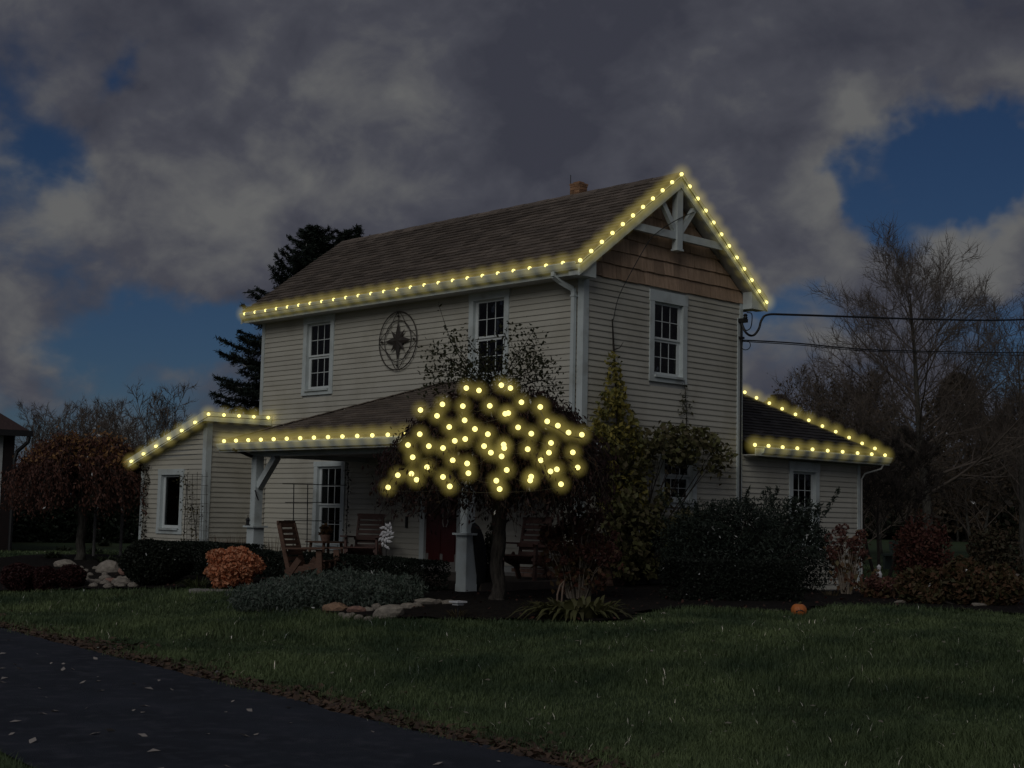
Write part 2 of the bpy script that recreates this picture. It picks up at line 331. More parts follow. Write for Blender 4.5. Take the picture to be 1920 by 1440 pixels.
# mulch bed: everything between the lawn edge and the house
BED_PX = [(-60, 1112), (0, 1111), (100, 1109), (250, 1107), (440, 1106), (520, 1128), (600, 1150), (680, 1160), (760, 1163), (860, 1166), (1000, 1169), (1100, 1170), (1180, 1168), (1220, 1150), (1300, 1143), (1420, 1148), (1500, 1151), (1560, 1140), (1700, 1141), (1800, 1147), (1920, 1156)]
bed_front = [gp(*p) for p in BED_PX]
BED = [(p[0], p[1]) for p in bed_front] + [(9.0, 6.0), (6.5, 8.5), (0.4, 10.5), (-1, 10), (-1, 1), (-9, 1), (-16, 0), (-16, -4)]
def in_poly(x, y, poly):
    x = np.asarray(x); y = np.asarray(y); r = np.zeros(x.shape, bool); n = len(poly)
    for i in range(n):
        x0, y0 = poly[i]; x1, y1 = poly[(i + 1) % n]
        c = ((y0 > y) != (y1 > y)) & (x < (x1 - x0) * (y - y0) / (y1 - y0 + 1e-12) + x0); r ^= c
    return r
M_MULCH = mat('mulch', (0.022, 0.018, 0.016), (0.009, 0.008, 0.008), rough=0.95, scale=14, detail=10, bump=1.0, bscale=45, spec=0.1)
def bed_mesh():
    st = 0.16; xs = np.arange(-17, 10, st); ys = np.arange(-10, 11, st); X, Y = np.meshgrid(xs, ys)
    ins = in_poly(X, Y, BED); Z = ground(X, Y) + 0.03 + 0.012 * np.sin(X * 9 + Y * 4) * np.sin(Y * 8 - X * 3); nx = len(xs)
    q = ins[:-1, :-1] & ins[1:, :-1] & ins[:-1, 1:] & ins[1:, 1:]; jj, ii = np.nonzero(q); i = jj * nx + ii
    V = np.stack([X, Y, Z], -1).reshape(-1, 3); F = np.stack([i, i + 1, i + nx + 1, i + nx], 1)
    used = np.unique(F); remap = -np.ones(len(V), int); remap[used] = np.arange(len(used))
    return np_mesh('mulch_ground', V[used], remap[F])
mulch = link('mulch_ground', bed_mesh(), M_MULCH, smooth=True); tag(mulch, kind='structure')

# ------------------------------------------------------------------ farmhouse
L0 = -9.5; W = 4.42; ZB = 5.30         # main block: x -9.5..0, y 0..4.42, siding up to 5.30
house = thing('farmhouse', 'cream sided two storey farmhouse with brown shingle roof and side additions', 'house', (0, 0, 0))
EXPO = 0.104
# wall frames: point(u, z, d) -> world, where u runs along the wall and d is the distance out of it
def F_front(u, z, d): return (u, -d, z)
def F_gable(u, z, d): return (d, u, z)
WX, WY = -9.2, -1.48                   # left wing: nearest corner
def F_wingf(u, z, d): return (u, WY - d, z)
def F_wings(u, z, d): return (WX + d, u, z)
win_openings = {'front': [], 'gable': [], 'wingf': [], 'wings': []}
wq = onY(300, 880, WY), onY(347, 880, WY), onY(300, 1000, WY)
W1 = ('front', F_front, -7.97, -6.92, 3.575, 5.262)
W2 = ('front', F_front, -2.84, -1.79, 3.575, 5.262)
W3 = ('front', F_front, -7.44, -6.40, 0.42, 2.20)
W4 = ('gable', F_gable, 1.70, 2.74, 3.61, 5.245)
W5 = ('gable', F_gable, 2.02, 3.06, 1.40, 2.55)
W6 = ('gable', F_gable, 5.96, 6.99, 0.62, 2.37)
W7 = ('wingf', F_wingf, float(wq[0][0]), float(wq[1][0]), float(wq[2][2]), float(wq[0][2]))
WINS = [W1, W2, W3, W4, W5, W6, W7]
DOOR = ('front', -4.06, -2.9, 0.16, 2.32)
for w in WINS: win_openings[w[0]].append(w[2:])
win_openings['front'].append(DOOR[1:])

boards = []
def clap(F, segs, z0, z1, top=None):
    """one lapped siding board: thin at its top edge, butt edge standing out at the bottom"""
    for (a, b) in segs:
        if b - a < 0.02: continue
        mb = MB()
        j = 0.0015 * random.uniform(-1, 1)
        za, zb = (z1, z1) if top is None else (min(z1, top(a)), min(z1, top(b)))
        if za - z0 < 0.004 and zb - z0 < 0.004: continue
        za = max(za, z0 + 0.002); zb = max(zb, z0 + 0.002)
        p = lambda u, z, d: F(u, z, d)
        vs = [p(a, z0 + j, 0.0), p(b, z0 + j, 0.0), p(b, z0 + j, 0.019), p(a, z0 + j, 0.019), p(a, za, 0.0), p(b, zb, 0.0), p(b, zb, 0.003), p(a, za, 0.003),
              p(a, z0 + j + 0.016, 0.0185), p(b, z0 + j + 0.016, 0.0185)]
        mb.add(vs, [(0, 1, 2, 3), (3, 2, 9, 8), (8, 9, 6, 7), (7, 6, 5, 4), (4, 5, 1, 0), (0, 3, 8, 7, 4), (1, 5, 6, 9, 2)])
        boards.append(mb)
def wall_rows(key, F, u0, u1, z0, z1, top=None):
    n = int(round((z1 - z0) / EXPO)); 
    for i in range(n):
        za = z1 - (i + 1) * EXPO; zb = za + EXPO
        if za < z0 - 0.05: break
        segs = [(u0, u1)]
        for (a, b, lo, hi) in win_openings[key]:
            if lo < zb - 0.02 and hi > za + 0.02:
                ns = []
                for (c, d) in segs:
                    if b <= c or a >= d: ns.append((c, d))
                    else:
                        if a > c: ns.append((c, a + 0.02))
                        if b < d: ns.append((b - 0.02, d))
                segs = ns
        if top is not None:
            segs = [(max(a, WX + (za - (3.13 - 0.16)) / ((3.13 - 2.35) / 2.55)), b) for (a, b) in segs]
        clap(F, segs, za, zb, top)
wall_rows('front', F_front, L0 + 0.10, -0.10, 0.30, ZB)
wall_rows('gable', F_gable, 0.10, W - 0.09, 0.46, ZB)
wall_rows('gable', F_gable, W + 0.03, 8.41, -0.18, 2.44)
wing_top = lambda u: 3.13 + (u - WX) * ((3.13 - 2.35) / 2.55) - 0.16
wall_rows('wingf', F_wingf, -11.66, WX - 0.10, 0.45, 3.05, wing_top)
wall_rows('wings', F_wings, WY + 0.10, -0.03, 0.45, 3.0)
boards.sort(key=lambda b: sum((np.array(b.v).mean(0) - CAM) ** 2))
for b in boards[:300]: b.build('siding_board', M_SIDING, house)
if len(boards) > 300:
    r = MB()
    for b in boards[300:]: r.add(b.v, b.f)
    tag(r.build('siding_board_rest', M_SIDING, house), kind='stuff')
# cores behind the siding (dark inside of the rooms)
def shell(x0, x1, y0, y1, z0, z1): 
    mb = MB(); mb.box(x0, x1, y0, y1, z0, z1); return mb
c = MB(); c.box(L0 + 0.14, -0.14, 0.14, W - 0.02, -0.3, 5.6); c.prism([(-0.14, 0.02, 5.28), (-0.14, W, 5.28), (-0.14, 2.21, 6.98)], (L0 + 0.16, 0, 0))
c.box(-4.2, -0.14, W - 0.02, 8.38, -0.5, 2.42); c.box(-11.6, WX - 0.14, WY + 0.14, 3.0, -0.2, 2.3)
c.build('room_core', M_DARK, house)
# sheathing behind the boards keeps gaps closed: thin panels beside and between the openings
sh = MB()
def sheath(key, F, u0, u1, z0, z1):
    us = sorted({u0, u1} | {u for (a, b, lo, hi) in win_openings[key] for u in (a + 0.1, b - 0.1) if u0 < u < u1}); zs = sorted({z0, z1} | {z for (a, b, lo, hi) in win_openings[key] for z in (lo + 0.06, hi - 0.06) if z0 < z < z1})
    for i in range(len(us) - 1):
        for j in range(len(zs) - 1):
            um, zm = (us[i] + us[i + 1]) / 2, (zs[j] + zs[j + 1]) / 2
            if any(a + 0.05 < um < b - 0.05 and lo + 0.03 < zm < hi - 0.03 for (a, b, lo, hi) in win_openings[key]): continue
            sh.prism([F(us[i], zs[j], -0.004), F(us[i + 1], zs[j], -0.004), F(us[i + 1], zs[j + 1], -0.004), F(us[i], zs[j + 1], -0.004)], np.array(F(0, 0, -0.03)) - np.array(F(0, 0, 0)))
sheath('front', F_front, L0, 0.0, 0.2, 5.45); sheath('gable', F_gable, 0.0, W, 0.3, 5.45); sheath('gable', F_gable, W + 0.002, 8.5, -0.2, 2.44)
sheath('wings', F_wings, WY, -0.002, 0.3, 3.0)
sh.build('sheathing', M_SOFFIT, house)
ws = MB(); z_l, z_r = wing_top(-11.75), wing_top(WX)
ws.prism([(-11.75, WY + .004, .3), (W7[2] + .1, WY + .004, .3), (W7[2] + .1, WY + .004, wing_top(W7[2] + .1)), (-11.75, WY + .004, z_l)], (0, .03, 0))
ws.prism([(W7[3] - .1, WY + .004, .3), (WX, WY + .004, .3), (WX, WY + .004, z_r), (W7[3] - .1, WY + .004, wing_top(W7[3] - .1))], (0, .03, 0))
ws.prism([(W7[2] + .1, WY + .004, W7[5] - .06), (W7[3] - .1, WY + .004, W7[5] - .06), (W7[3] - .1, WY + .004, wing_top(W7[3] - .1)), (W7[2] + .1, WY + .004, wing_top(W7[2] + .1))], (0, .03, 0))
ws.build('sheathing', M_SOFFIT, house)
# corner boards
def corner(x, y, z0, z1, sx, sy, w=0.105):
    mb = MB(); mb.box(min(x, x - sx * w) if sx > 0 else x, x if sx > 0 else x + w, y - 0.03, y, z0, z1); mb.box(x, x + 0.03, y - 0.03, y + w, z0, z1); mb.build('corner_board', M_TRIM, house)
corner(0, 0, 0.44, 5.36, 1, 1); corner(WX, WY, 0.4, 2.99, 1, 1)
mb = MB(); mb.box(L0, L0 + 0.105, -0.03, 0, 0.3, 5.33); mb.build('corner_board', M_TRIM, house)
mb = MB(); mb.box(0, 0.03, W - 0.095, W, 0.3, 5.34); mb.box(-0.2, 0.0, W, W + 0.03, 2.3, 5.34); mb.build('corner_board', M_TRIM, house)
mb = MB(); mb.box(0, 0.03, 8.40, 8.50, -0.2, 2.42); mb.build('corner_board', M_TRIM, house)
mb = MB(); mb.box(-11.76, -11.66, WY - 0.03, WY, 0.3, wing_top(-11.7)); mb.build('corner_board', M_TRIM, house)

def window(w, head=0.16, grid=True, seed=0, curtain=True, blank=False):
    key, F, a, b, z0, z1 = w
    def bx(mb, u0, u1, za, zb, d0, d1):
        p, q = F(u0, za, d0), F(u1, zb, d1)
        mb.box(*sorted((p[0], q[0])), *sorted((p[1], q[1])), *sorted((p[2], q[2])))
    t = 0.12; sill = 0.11
    mb = MB()
    bx(mb, a, a + t, z0 + sill, z1 - head, 0.0, 0.036); bx(mb, b - t, b, z0 + sill, z1 - head, 0.0, 0.036)
    bx(mb, a - 0.012, b + 0.012, z1 - head, z1, 0.0, 0.040); bx(mb, a - 0.006, b + 0.006, z0, z0 + sill, 0.0, 0.038)
    # reveal (jambs) going back into the wall
    for (u0, u1) in ((a + t - 0.015, a + t), (b - t, b - t + 0.015)): bx(mb, u0, u1, z0 + sill, z1 - head, -0.13, -0.001)
    bx(mb, a + t, b - t, z1 - head, z1 - head + 0.015, -0.13, -0.001); bx(mb, a + t, b - t, z0 + sill - 0.015, z0 + sill, -0.13, -0.001)
    o = mb.build('window', M_TRIM, house)
    ia, ib, zi0, zi1 = a + t, b - t, z0 + sill, z1 - head; fw = 0.07; zm = (zi0 + zi1) / 2
    mb = MB(); bx(mb, ia + 0.005, ib - 0.005, zi0 - 0.03, zi0 + 0.012, 0.0, 0.075); mb.build('sill', M_TRIM, o)
    cells = [(zi0 + 0.012, zm, -0.055), (zm, zi1, -0.03)] if not blank else [(zi0 + 0.012, zi1, -0.04)]
    for k, (s0, s1, d) in enumerate(cells):
        mb = MB(); f2 = fw
        bx(mb, ia, ia + f2, s0, s1, d - 0.03, d); bx(mb, ib - f2, ib, s0, s1, d - 0.03, d)
        bx(mb, ia + f2, ib - f2, s0, s0 + (0.06 if k == 0 else 0.035), d - 0.03, d); bx(mb, ia + f2, ib - f2, s1 - 0.045, s1, d - 0.03, d)
        mb.build('sash', M_SASH, o)
        ga, gb, g0, g1 = ia + f2, ib - f2, s0 + (0.06 if k == 0 else 0.035), s1 - 0.045
        mb = MB(); bx(mb, ga, gb, g0, g1, d - 0.021, d - 0.016); mb.build('pane', M_GLASS, o)
        if grid:
            for i in (1, 2):
                u = ga + (gb - ga) * i / 3; mb = MB(); bx(mb, u - 0.006, u + 0.006, g0, g1, d - 0.0145, d - 0.006); mb.build('muntin', M_SASH, o)
            z = (g0 + g1) / 2; mb = MB(); bx(mb, ga, gb, z - 0.006, z + 0.006, d - 0.0145, d - 0.0065); mb.build('muntin', M_SASH, o)
        if k == 0 and curtain:
            r = random.Random(seed)
            for side in (0, 1):
                mb = MB(); n = 18; vs = []
                ulo, uhi = (ga - 0.05, ga + (gb - ga) * r.uniform(0.36, 0.5)) if side == 0 else (gb - (gb - ga) * r.uniform(0.36, 0.5), gb + 0.05)
                for i in range(n + 1):
                    u = ulo + (uhi - ulo) * i / n; dd = -0.108 + 0.014 * math.sin(i * 2.1 + side)
                    vs += [F(u, zi0 + 0.02, dd), F(u, zi1 - 0.02, dd)]
                mb.add(vs, [(2 * i, 2 * i + 2, 2 * i + 3, 2 * i + 1) for i in range(n)]); mb.build('curtain', M_CURTAIN, o)
    return o
window(W1, 0.19, seed=1); window(W2, 0.19, seed=2); window(W3, 0.10, seed=3, curtain=False); window(W4, 0.20, seed=4, curtain=False); window(W5, seed=5, curtain=False); window(W6, 0.19, seed=6); window(W7, 0.12, grid=False, seed=7, curtain=False, blank=True)
# front door
mb = MB(); a, b, z0, z1 = DOOR[1:]
mb.box(a, a + 0.13, -0.038, 0.06, z0, z1); mb.box(b - 0.13, b, -0.038, 0.06, z0, z1); mb.box(a - 0.01, b + 0.01, -0.042, 0.06, z1 - 0.13, z1); dframe = mb.build('door_frame', M_TRIM, house)
mb = MB(); mb.box(a + 0.13, b - 0.13, 0.02, 0.07, z0, z1 - 0.13); dr = mb.build('door', M_DOOR, house)
for (za, zb) in ((0.32, 0.9), (1.05, 2.0)):
    for (ua, ub) in ((a + 0.22, (a + b) / 2 - 0.04), ((a + b) / 2 + 0.04, b - 0.22)):
        mb = MB(); mb.box(ua, ub, 0.008, 0.0195, za, zb); mb.build('door_panel', M_DOOR, dr)
mb = MB(); mb.tube([(b - 0.19, 0.02, 1.1), (b - 0.19, -0.04, 1.1)], 0.012, 8); mb.tube([(b - 0.19, -0.04, 1.1), (b - 0.30, -0.04, 1.1)], 0.011, 8); mb.build('handle', M_BLACK, dr)

# --- main roof
OX0, OX1 = -9.72, 0.30; OY = 0.40; ZE = 5.45; YR = 2.21; ZR = ZE + 0.742 * (YR + OY); YB = 2 * YR + OY
SL = np.array([0, YR + OY, ZR - ZE]); slen = np.linalg.norm(SL); SL = SL / slen; SN = np.array([0, -SL[2], SL[1]])
rf = MB()
rf.prism([(OX0, -OY, ZE), (OX0, YR, ZR), (OX0, YR, ZR - 0.09), (OX0, -OY, ZE - 0.07)], (OX1 - OX0, 0, 0))
rf.prism([(OX0, YB, ZE), (OX0, YB, ZE - 0.07), (OX0, YR, ZR - 0.09), (OX0, YR, ZR)], (OX1 - OX0, 0, 0))
roof = rf.build('roof', M_ROOF, house)
tabs = []
def shingles(origin, U, V, N_, ulen, vlen, tabw=0.33, expo=0.142, clip=None, thick=0.018):
    out = []; rows = int(math.ceil(vlen / expo)); origin, U, V, N_ = (np.asarray(q, float) for q in (origin, U, V, N_))
    for r in range(rows):
        v0 = r * expo; v1 = min(v0 + expo * 1.12, vlen); off = (r % 2) * tabw / 2 + (r % 3) * 0.05; u = -off
        while u < ulen:
            u0, u1 = max(u, 0) + 0.004, min(u + tabw, ulen) - 0.004; u += tabw
            if u1 - u0 < 0.03: continue
            dv = random.choice((0, 0, 0.012, -0.010, 0.02)); th = thick * random.uniform(0.8, 1.5)
            if clip:
                lo, hi = clip((v0 + v1) / 2); u0, u1 = max(u0, lo), min(u1, hi)
                if u1 - u0 < 0.03: continue
            a = origin + U * u0 + V * (v0 + dv * 0.5); b = origin + U * u1 + V * (v0 + dv * 0.5); c_ = origin + U * u1 + V * v1; d = origin + U * u0 + V * v1
            lo_ = N_ * 0.002; hi_ = N_ * (th + 0.004); tp = N_ * 0.004
            m_ = MB(); m_.add([a + lo_, b + lo_, c_ + lo_, d + lo_, a + hi_, b + hi_, c_ + tp, d + tp], [(0, 3, 2, 1), (4, 5, 6, 7), (0, 1, 5, 4), (1, 2, 6, 5), (2, 3, 7, 6), (3, 0, 4, 7)]); out.append(m_)
    return out
tabs = shingles((OX0, -OY, ZE), (1, 0, 0), SL, SN, OX1 - OX0, slen - 0.02)
tabs.sort(key=lambda b: ((np.array(b.v).mean(0) - CAM) ** 2).sum())
for b in tabs[:300]: b.build('shingle', M_ROOF, house)
r = MB()
for b in tabs[300:]: r.add(b.v, b.f)
tag(r.build('shingle_course', M_ROOF, house), kind='stuff')
mb = MB(); n = 30
for i in range(n):
    x0 = OX0 + (OX1 - OX0) * i / n; x1 = OX0 + (OX1 - OX0) * (i + 1) / n - 0.006; h = 0.02 + 0.006 * (i % 2)
    mb.prism([(x0, YR - 0.15, ZR - 0.11 + h), (x0, YR, ZR + h), (x0, YR + 0.15, ZR - 0.11 + h), (x0, YR + 0.15, ZR - 0.13 + h), (x0, YR, ZR - 0.02 + h), (x0, YR - 0.15, ZR - 0.13 + h)], (x1 - x0, 0, 0))
tag(mb.build('ridge_cap', M_ROOF, house), kind='stuff')
# fascia, gutter, soffit
mb = MB(); mb.box(OX0 + 0.02, OX1 - 0.05, -OY + 0.03, -OY + 0.055, ZE - 0.24, ZE - 0.035); mb.build('fascia', M_TRIM, house); mb = MB(); mb.box(OX0 + 0.02, OX1 - 0.05, YB - 0.055, YB - 0.03, ZE - 0.24, ZE - 0.035); mb.build('fascia', M_TRIM, house)
mb = MB(); prof = [(-OY - 0.10, ZE - 0.045), (-OY - 0.105, ZE - 0.06), (-OY - 0.075, ZE - 0.13), (-OY - 0.05, ZE - 0.165), (-OY + 0.029, ZE - 0.165), (-OY + 0.029, ZE - 0.155), (-OY - 0.045, ZE - 0.155), (-OY - 0.065, ZE - 0.12), (-OY - 0.09, ZE - 0.05)]
mb.prism([(OX0 + 0.02, y, z) for y, z in prof], (OX1 - OX0 - 0.06, 0, 0)); mb.build('gutter', M_TRIM, house)
mb = MB(); mb.box(OX0 + 0.03, OX1 - 0.06, -OY + 0.055, -0.002, ZE - 0.235, ZE - 0.215); mb.box(OX0 + 0.03, OX1 - 0.06, W + 0.002, YB - 0.055, ZE - 0.235, ZE - 0.215)
def rake_soffit(sgn):
    y0, y1 = (-0.02, YR) if sgn > 0 else (W + 0.02, YR)
    zz = lambda y: (ZE + 0.742 * ((y if sgn > 0 else 2 * YR - y) + OY)) - 0.245
    mb.prism([(0.002, y0, zz(y0)), (OX1 - 0.05, y0, zz(y0)), (OX1 - 0.05, y1, zz(y1)), (0.002, y1, zz(y1))], (0, 0, 0.02))
rake_soffit(1); rake_soffit(-1); mb.build('soffit', M_SOFFIT, house)
# barge boards and eave returns
zr_ = lambda y: ZE + 0.742 * ((y if y <= YR else 2 * YR - y) + OY)
for (ya, yb) in ((-OY - 0.02, YR - 0.001), (YB + 0.02, YR + 0.001)):
    mb = MB(); mb.prism([(OX1 - 0.05, ya, zr_(ya) - 0.255), (OX1 - 0.05, yb, zr_(yb) - 0.265), (OX1 - 0.05, yb, zr_(yb) - 0.025), (OX1 - 0.05, ya, zr_(ya) - 0.025)], (0.045, 0, 0))
    mb.prism([(OX1 - 0.004, ya, zr_(ya) - 0.10), (OX1 - 0.004, yb, zr_(yb) - 0.10), (OX1 - 0.004, yb, zr_(yb) - 0.03), (OX1 - 0.004, ya, zr_(ya) - 0.03)], (0.018, 0, 0)); mb.build('barge_board', M_TRIM, house)
    mb = MB(); mb.prism([(OX0, ya, zr_(ya) - 0.25), (OX0, yb, zr_(yb) - 0.26), (OX0, yb, zr_(yb) - 0.025), (OX0, ya, zr_(ya) - 0.025)], (-0.03, 0, 0)); mb.build('barge_board', M_TRIM, house)
for (ya, yb) in ((-OY - 0.015, 0.035), (W - 0.02, YB + 0.015)):
    mb = MB(); zt = lambda y: zr_(y) - 0.06
    mb.prism([(0.036, ya, ZE - 0.255), (0.036, yb, ZE - 0.255), (0.036, yb, zt(yb)), (0.036, ya, zt(ya))], (OX1 - 0.05 - 0.038, 0, 0)); mb.build('eave_return', M_TRIM, house)
# gable shakes
zs_top = lambda y: zr_(y) - 0.27
course = 0.247
for i in range(9):
    z0 = 5.30 + i * course; z1 = z0 + course + 0.03; y = 0.0
    while y < W - 0.01:
        w = min(random.uniform(0.13, 0.30), W - y); y0, y1 = y + 0.0015, y + w - 0.0015; y += w
        t0, t1 = min(z1, zs_top(y0)), min(z1, zs_top(y1))
        if y0 < YR < y1: t0 = t1 = min(z1, zs_top(YR) - 0.02, max(t0, t1))
        if max(t0, t1) < z0 + 0.01: continue
        t0 = max(t0, z0 + 0.004); t1 = max(t1, z0 + 0.004); jit = random.uniform(-0.007, 0.006)
        mb = MB(); d0 = 0.042 + random.uniform(-0.006, 0.006)
        mb.add([(0.0, y0, z0 + jit), (0.0, y1, z0 + jit), (d0, y1, z0 + jit), (d0, y0, z0 + jit), (0.0, y0, t0), (0.0, y1, t1), (0.012, y1, t1), (0.012, y0, t0)],
               [(0, 3, 2, 1), (3, 7, 6, 2), (4, 5, 6, 7), (0, 4, 7, 3), (1, 2, 6, 5), (0, 1, 5, 4)]); mb.build('cedar_shake', M_SHAKE, house)
mb = MB(); mb.prism([(-0.006, 0.0, 5.25), (-0.006, W, 5.25), (-0.006, W, 5.49), (-0.006, YR, 7.08), (-0.006, 0, 5.49)], (-0.03, 0, 0)); mb.build('gable_panel', M_DARK, house)
# gable truss
xt = OX1 - 0.09; truss = MB(); 
def tb(y0, z0, y1, z1, wid, nm):
    m_ = MB(); m_.bar((xt, y0, z0), (xt, y1, z1), 0.075, wid, up=(0.0001, -(z1 - z0), (y1 - y0))); return m_.build(nm, M_TRIM, house)
tb(0.86, 6.245, 2 * YR - 0.86, 6.245, 0.135, 'collar_tie')
m_ = MB(); m_.box(xt - 0.06, xt + 0.062, YR - 0.075, YR + 0.075, 6.01, 7.10); m_.build('king_post', M_TRIM, house)
m_ = MB(); m_.box(xt - 0.075, xt + 0.077, YR - 0.09, YR + 0.09, 5.975, 6.009); m_.build('post_cap', M_TRIM, house)
tb(YR - 0.07, 6.33, YR - 0.50, 6.86, 0.10, 'truss_brace'); tb(YR + 0.07, 6.33, YR + 0.50, 6.86, 0.10, 'truss_brace')
# chimney of tan brick standing on the ridge
ch = MB(); ch.box(-2.50, -2.26, YR + 0.03, YR + 0.25, 6.9, 7.60); chim = ch.build('chimney', M_MORTAR, house)
bk = MB()
for i in range(10):
    z0 = 7.0 + i * 0.062
    for (ax, lo, hi) in (('f', -2.50, -2.26), ('s', YR + 0.03, YR + 0.25)):
        u = lo - (i % 2) * 0.1
        while u < hi:
            a_, b_ = max(u + 0.004, lo), min(u + 0.20, hi); u += 0.205
            if b_ - a_ < 0.02: continue
            if ax == 'f': bk.box(a_, b_, YR + 0.018, YR + 0.030, z0, z0 + 0.054)
            else: bk.box(-2.26, -2.248, a_, b_, z0, z0 + 0.054)
tag(bk.build('brick', M_CHIM, chim), kind='stuff')
m_ = MB(); m_.box(-2.515, -2.245, YR + 0.015, YR + 0.265, 7.60, 7.63); m_.box(-2.46, -2.30, YR + 0.07, YR + 0.21, 7.63, 7.665); m_.build('chimney_cap', M_CHIM, chim)
ant = thing('antenna_pole', 'thin dark mast standing beside the tan chimney on the ridge', 'antenna', (-2.66, YR + 0.2, ZR - 0.1))
m_ = MB(); m_.tube([(-2.66, YR + 0.2, ZR - 0.14), (-2.66, YR + 0.2, ZR + 0.48)], 0.008, 6); m_.build('mast', M_BLACK, ant)
# downspout at the corner
m_ = MB(); pth = [(-0.30, -OY - 0.03, 5.29), (-0.30, -OY - 0.03, 5.22), (-0.27, -0.30, 5.14), (-0.16, -0.10, 5.03), (-0.15, -0.085, 4.97), (-0.15, -0.085, 2.95)]
for i in range(len(pth) - 1): m_.bar(pth[i], pth[i + 1], 0.075, 0.06, up=(0, 1, 0.01))
m_.box(-0.20, -0.10, -0.125, -0.028, 4.90, 4.93); m_.build('downspout', M_TRIM, house)
# foundation with bricks
m_ = MB(); m_.box(-9.4, -0.012, 0.012, 4.4, -0.4, 0.46); m_.build('foundation', M_MORTAR, house)
for i in range(6):
    z0 = 0.0 + i * 0.072
    for face in 'fg':
        u = -1.5 - (i % 2) * 0.1 if face == 'f' else 0.0 + (i % 2) * 0.1
        for k in range(7):
            a_, b_ = u, u + 0.195; u += 0.205
            if (face == 'f' and b_ > 0): b_ = 0.0
            if b_ - a_ < 0.03: continue
            m_ = MB()
            if face == 'f': m_.box(a_, b_, -0.006 - 0.006 * random.random(), 0.012, z0, z0 + 0.062)
            else: m_.box(-0.012, 0.006 + 0.006 * random.random(), a_, b_, z0, z0 + 0.062)
            m_.build('brick', M_BRICK, house)
m_ = MB(); m_.box(-3.9, -0.01, W + 0.02, 8.47, -0.6, -0.16); m_.build('foundation', M_CONC, house)
m_ = MB(); m_.box(-11.7, WX - 0.02, WY + 0.02, 2, -0.3, 0.46); m_.build('foundation', M_CONC, house)

# --- porch
PY = -2.5; PEY = -2.90; PXL, PXR = -6.43, 0.40; PZ = 2.43; PK = 0.405
run = -PEY; ztop = PZ + PK * run
A_, B_, C_, D_ = np.array([PXL, PEY, PZ]), np.array([PXR, PEY, PZ]), np.array([PXR - run, 0.0, ztop]), np.array([PXL + run, 0.0, ztop])
LW = np.array([PXL, -0.0, PZ]); RW = np.array([PXR, -0.0, PZ])
pr = MB(); dn = (0, 0, -0.05); pr.prism([A_, B_, C_, D_], dn); pr.prism([LW, A_, D_], dn); pr.prism([B_, RW, C_], dn)
prf = pr.build('porch_roof', M_ROOF, house)
def slope_sh(o, U, V, ulen, vlen, clip):
    U = np.asarray(U, float); V = np.asarray(V, float); V = V / np.linalg.norm(V); N_ = np.cross(U, V); N_ = N_ / np.linalg.norm(N_); 
    if N_[2] < 0: N_ = -N_
    return shingles(o, U, V, N_, ulen, vlen, clip=clip)
sl = math.hypot(run, run * PK); kk = run / sl
ps = slope_sh(A_, (1, 0, 0), (0, run, run * PK), PXR - PXL, sl, lambda v: (v * kk, PXR - PXL - v * kk))
ps += slope_sh(B_, (0, 1, 0), (-run, 0, run * PK), run, sl, lambda v: (v * kk, run))
ps += slope_sh(LW, (0, -1, 0), (run, 0, run * PK), run, sl, lambda v: (0, run - v * kk))
r = MB()
for b in ps: r.add(b.v, b.f)
tag(r.build('shingle', M_ROOF, prf), kind='stuff')
hp = MB()
for (a, b) in ((A_, D_), (B_, C_)):
    for i in range(18):
        p, q = a + (b - a) * i / 18, a + (b - a) * (i + 0.97) / 18; hp.bar(p + (0, 0, 0.018), q + (0, 0, 0.024), 0.16, 0.016)
tag(hp.build('hip_cap', M_ROOF, prf), kind='stuff')
m_ = MB(); m_.box(PXL, PXR, PEY - 0.025, PEY, PZ - 0.19, PZ - 0.02); m_.build('fascia', M_TRIM, house)
m_ = MB(); m_.box(PXR - 0.002, PXR + 0.025, PEY - 0.025, -0.03, PZ - 0.19, PZ - 0.02); m_.build('fascia', M_TRIM, house)
m_ = MB(); m_.box(PXL - 0.025, PXL + 0.002, PEY - 0.025, -0.03, PZ - 0.19, PZ - 0.02); m_.build('fascia', M_TRIM, house)
m_ = MB(); m_.prism([(PXL, PEY - 0.026 + y, PZ - 0.04 + z) for y, z in ((-0.09, 0), (-0.09, -0.02), (-0.05, -0.11), (0, -0.12), (0, -0.11), (-0.04, -0.1), (-0.08, 0))], (PXR - PXL, 0, 0)); m_.build('gutter', M_TRIM, house)
m_ = MB(); m_.box(PXL + 0.003, PXR - 0.003, PEY + 0.003, -0.03, PZ - 0.185, PZ - 0.165); m_.build('porch_ceiling', M_SOFFIT, house)
PLX, PRX = -5.80, -0.03
m_ = MB(); m_.box(PLX - 0.13, PRX + 0.13, PY - 0.10, PY + 0.10, 2.165, PZ - 0.186); m_.build('beam', M_TRIM, house)
m_ = MB(); m_.box(PRX - 0.10, PRX + 0.10, PY + 0.102, -0.03, 2.165, PZ - 0.188); m_.build('beam', M_TRIM, house); m_ = MB(); m_.box(PLX - 0.10, PLX + 0.10, PY + 0.102, -0.03, 2.165, PZ - 0.188); m_.build('beam', M_TRIM, house)
m_ = MB(); m_.box(PLX - 0.2, PRX + 0.15, PY + 0.18, -0.02, -0.05, 0.14); m_.build('porch_floor', mat('porch_deck', (0.075, 0.06, 0.05), (0.05, 0.04, 0.035), rough=0.9), house)
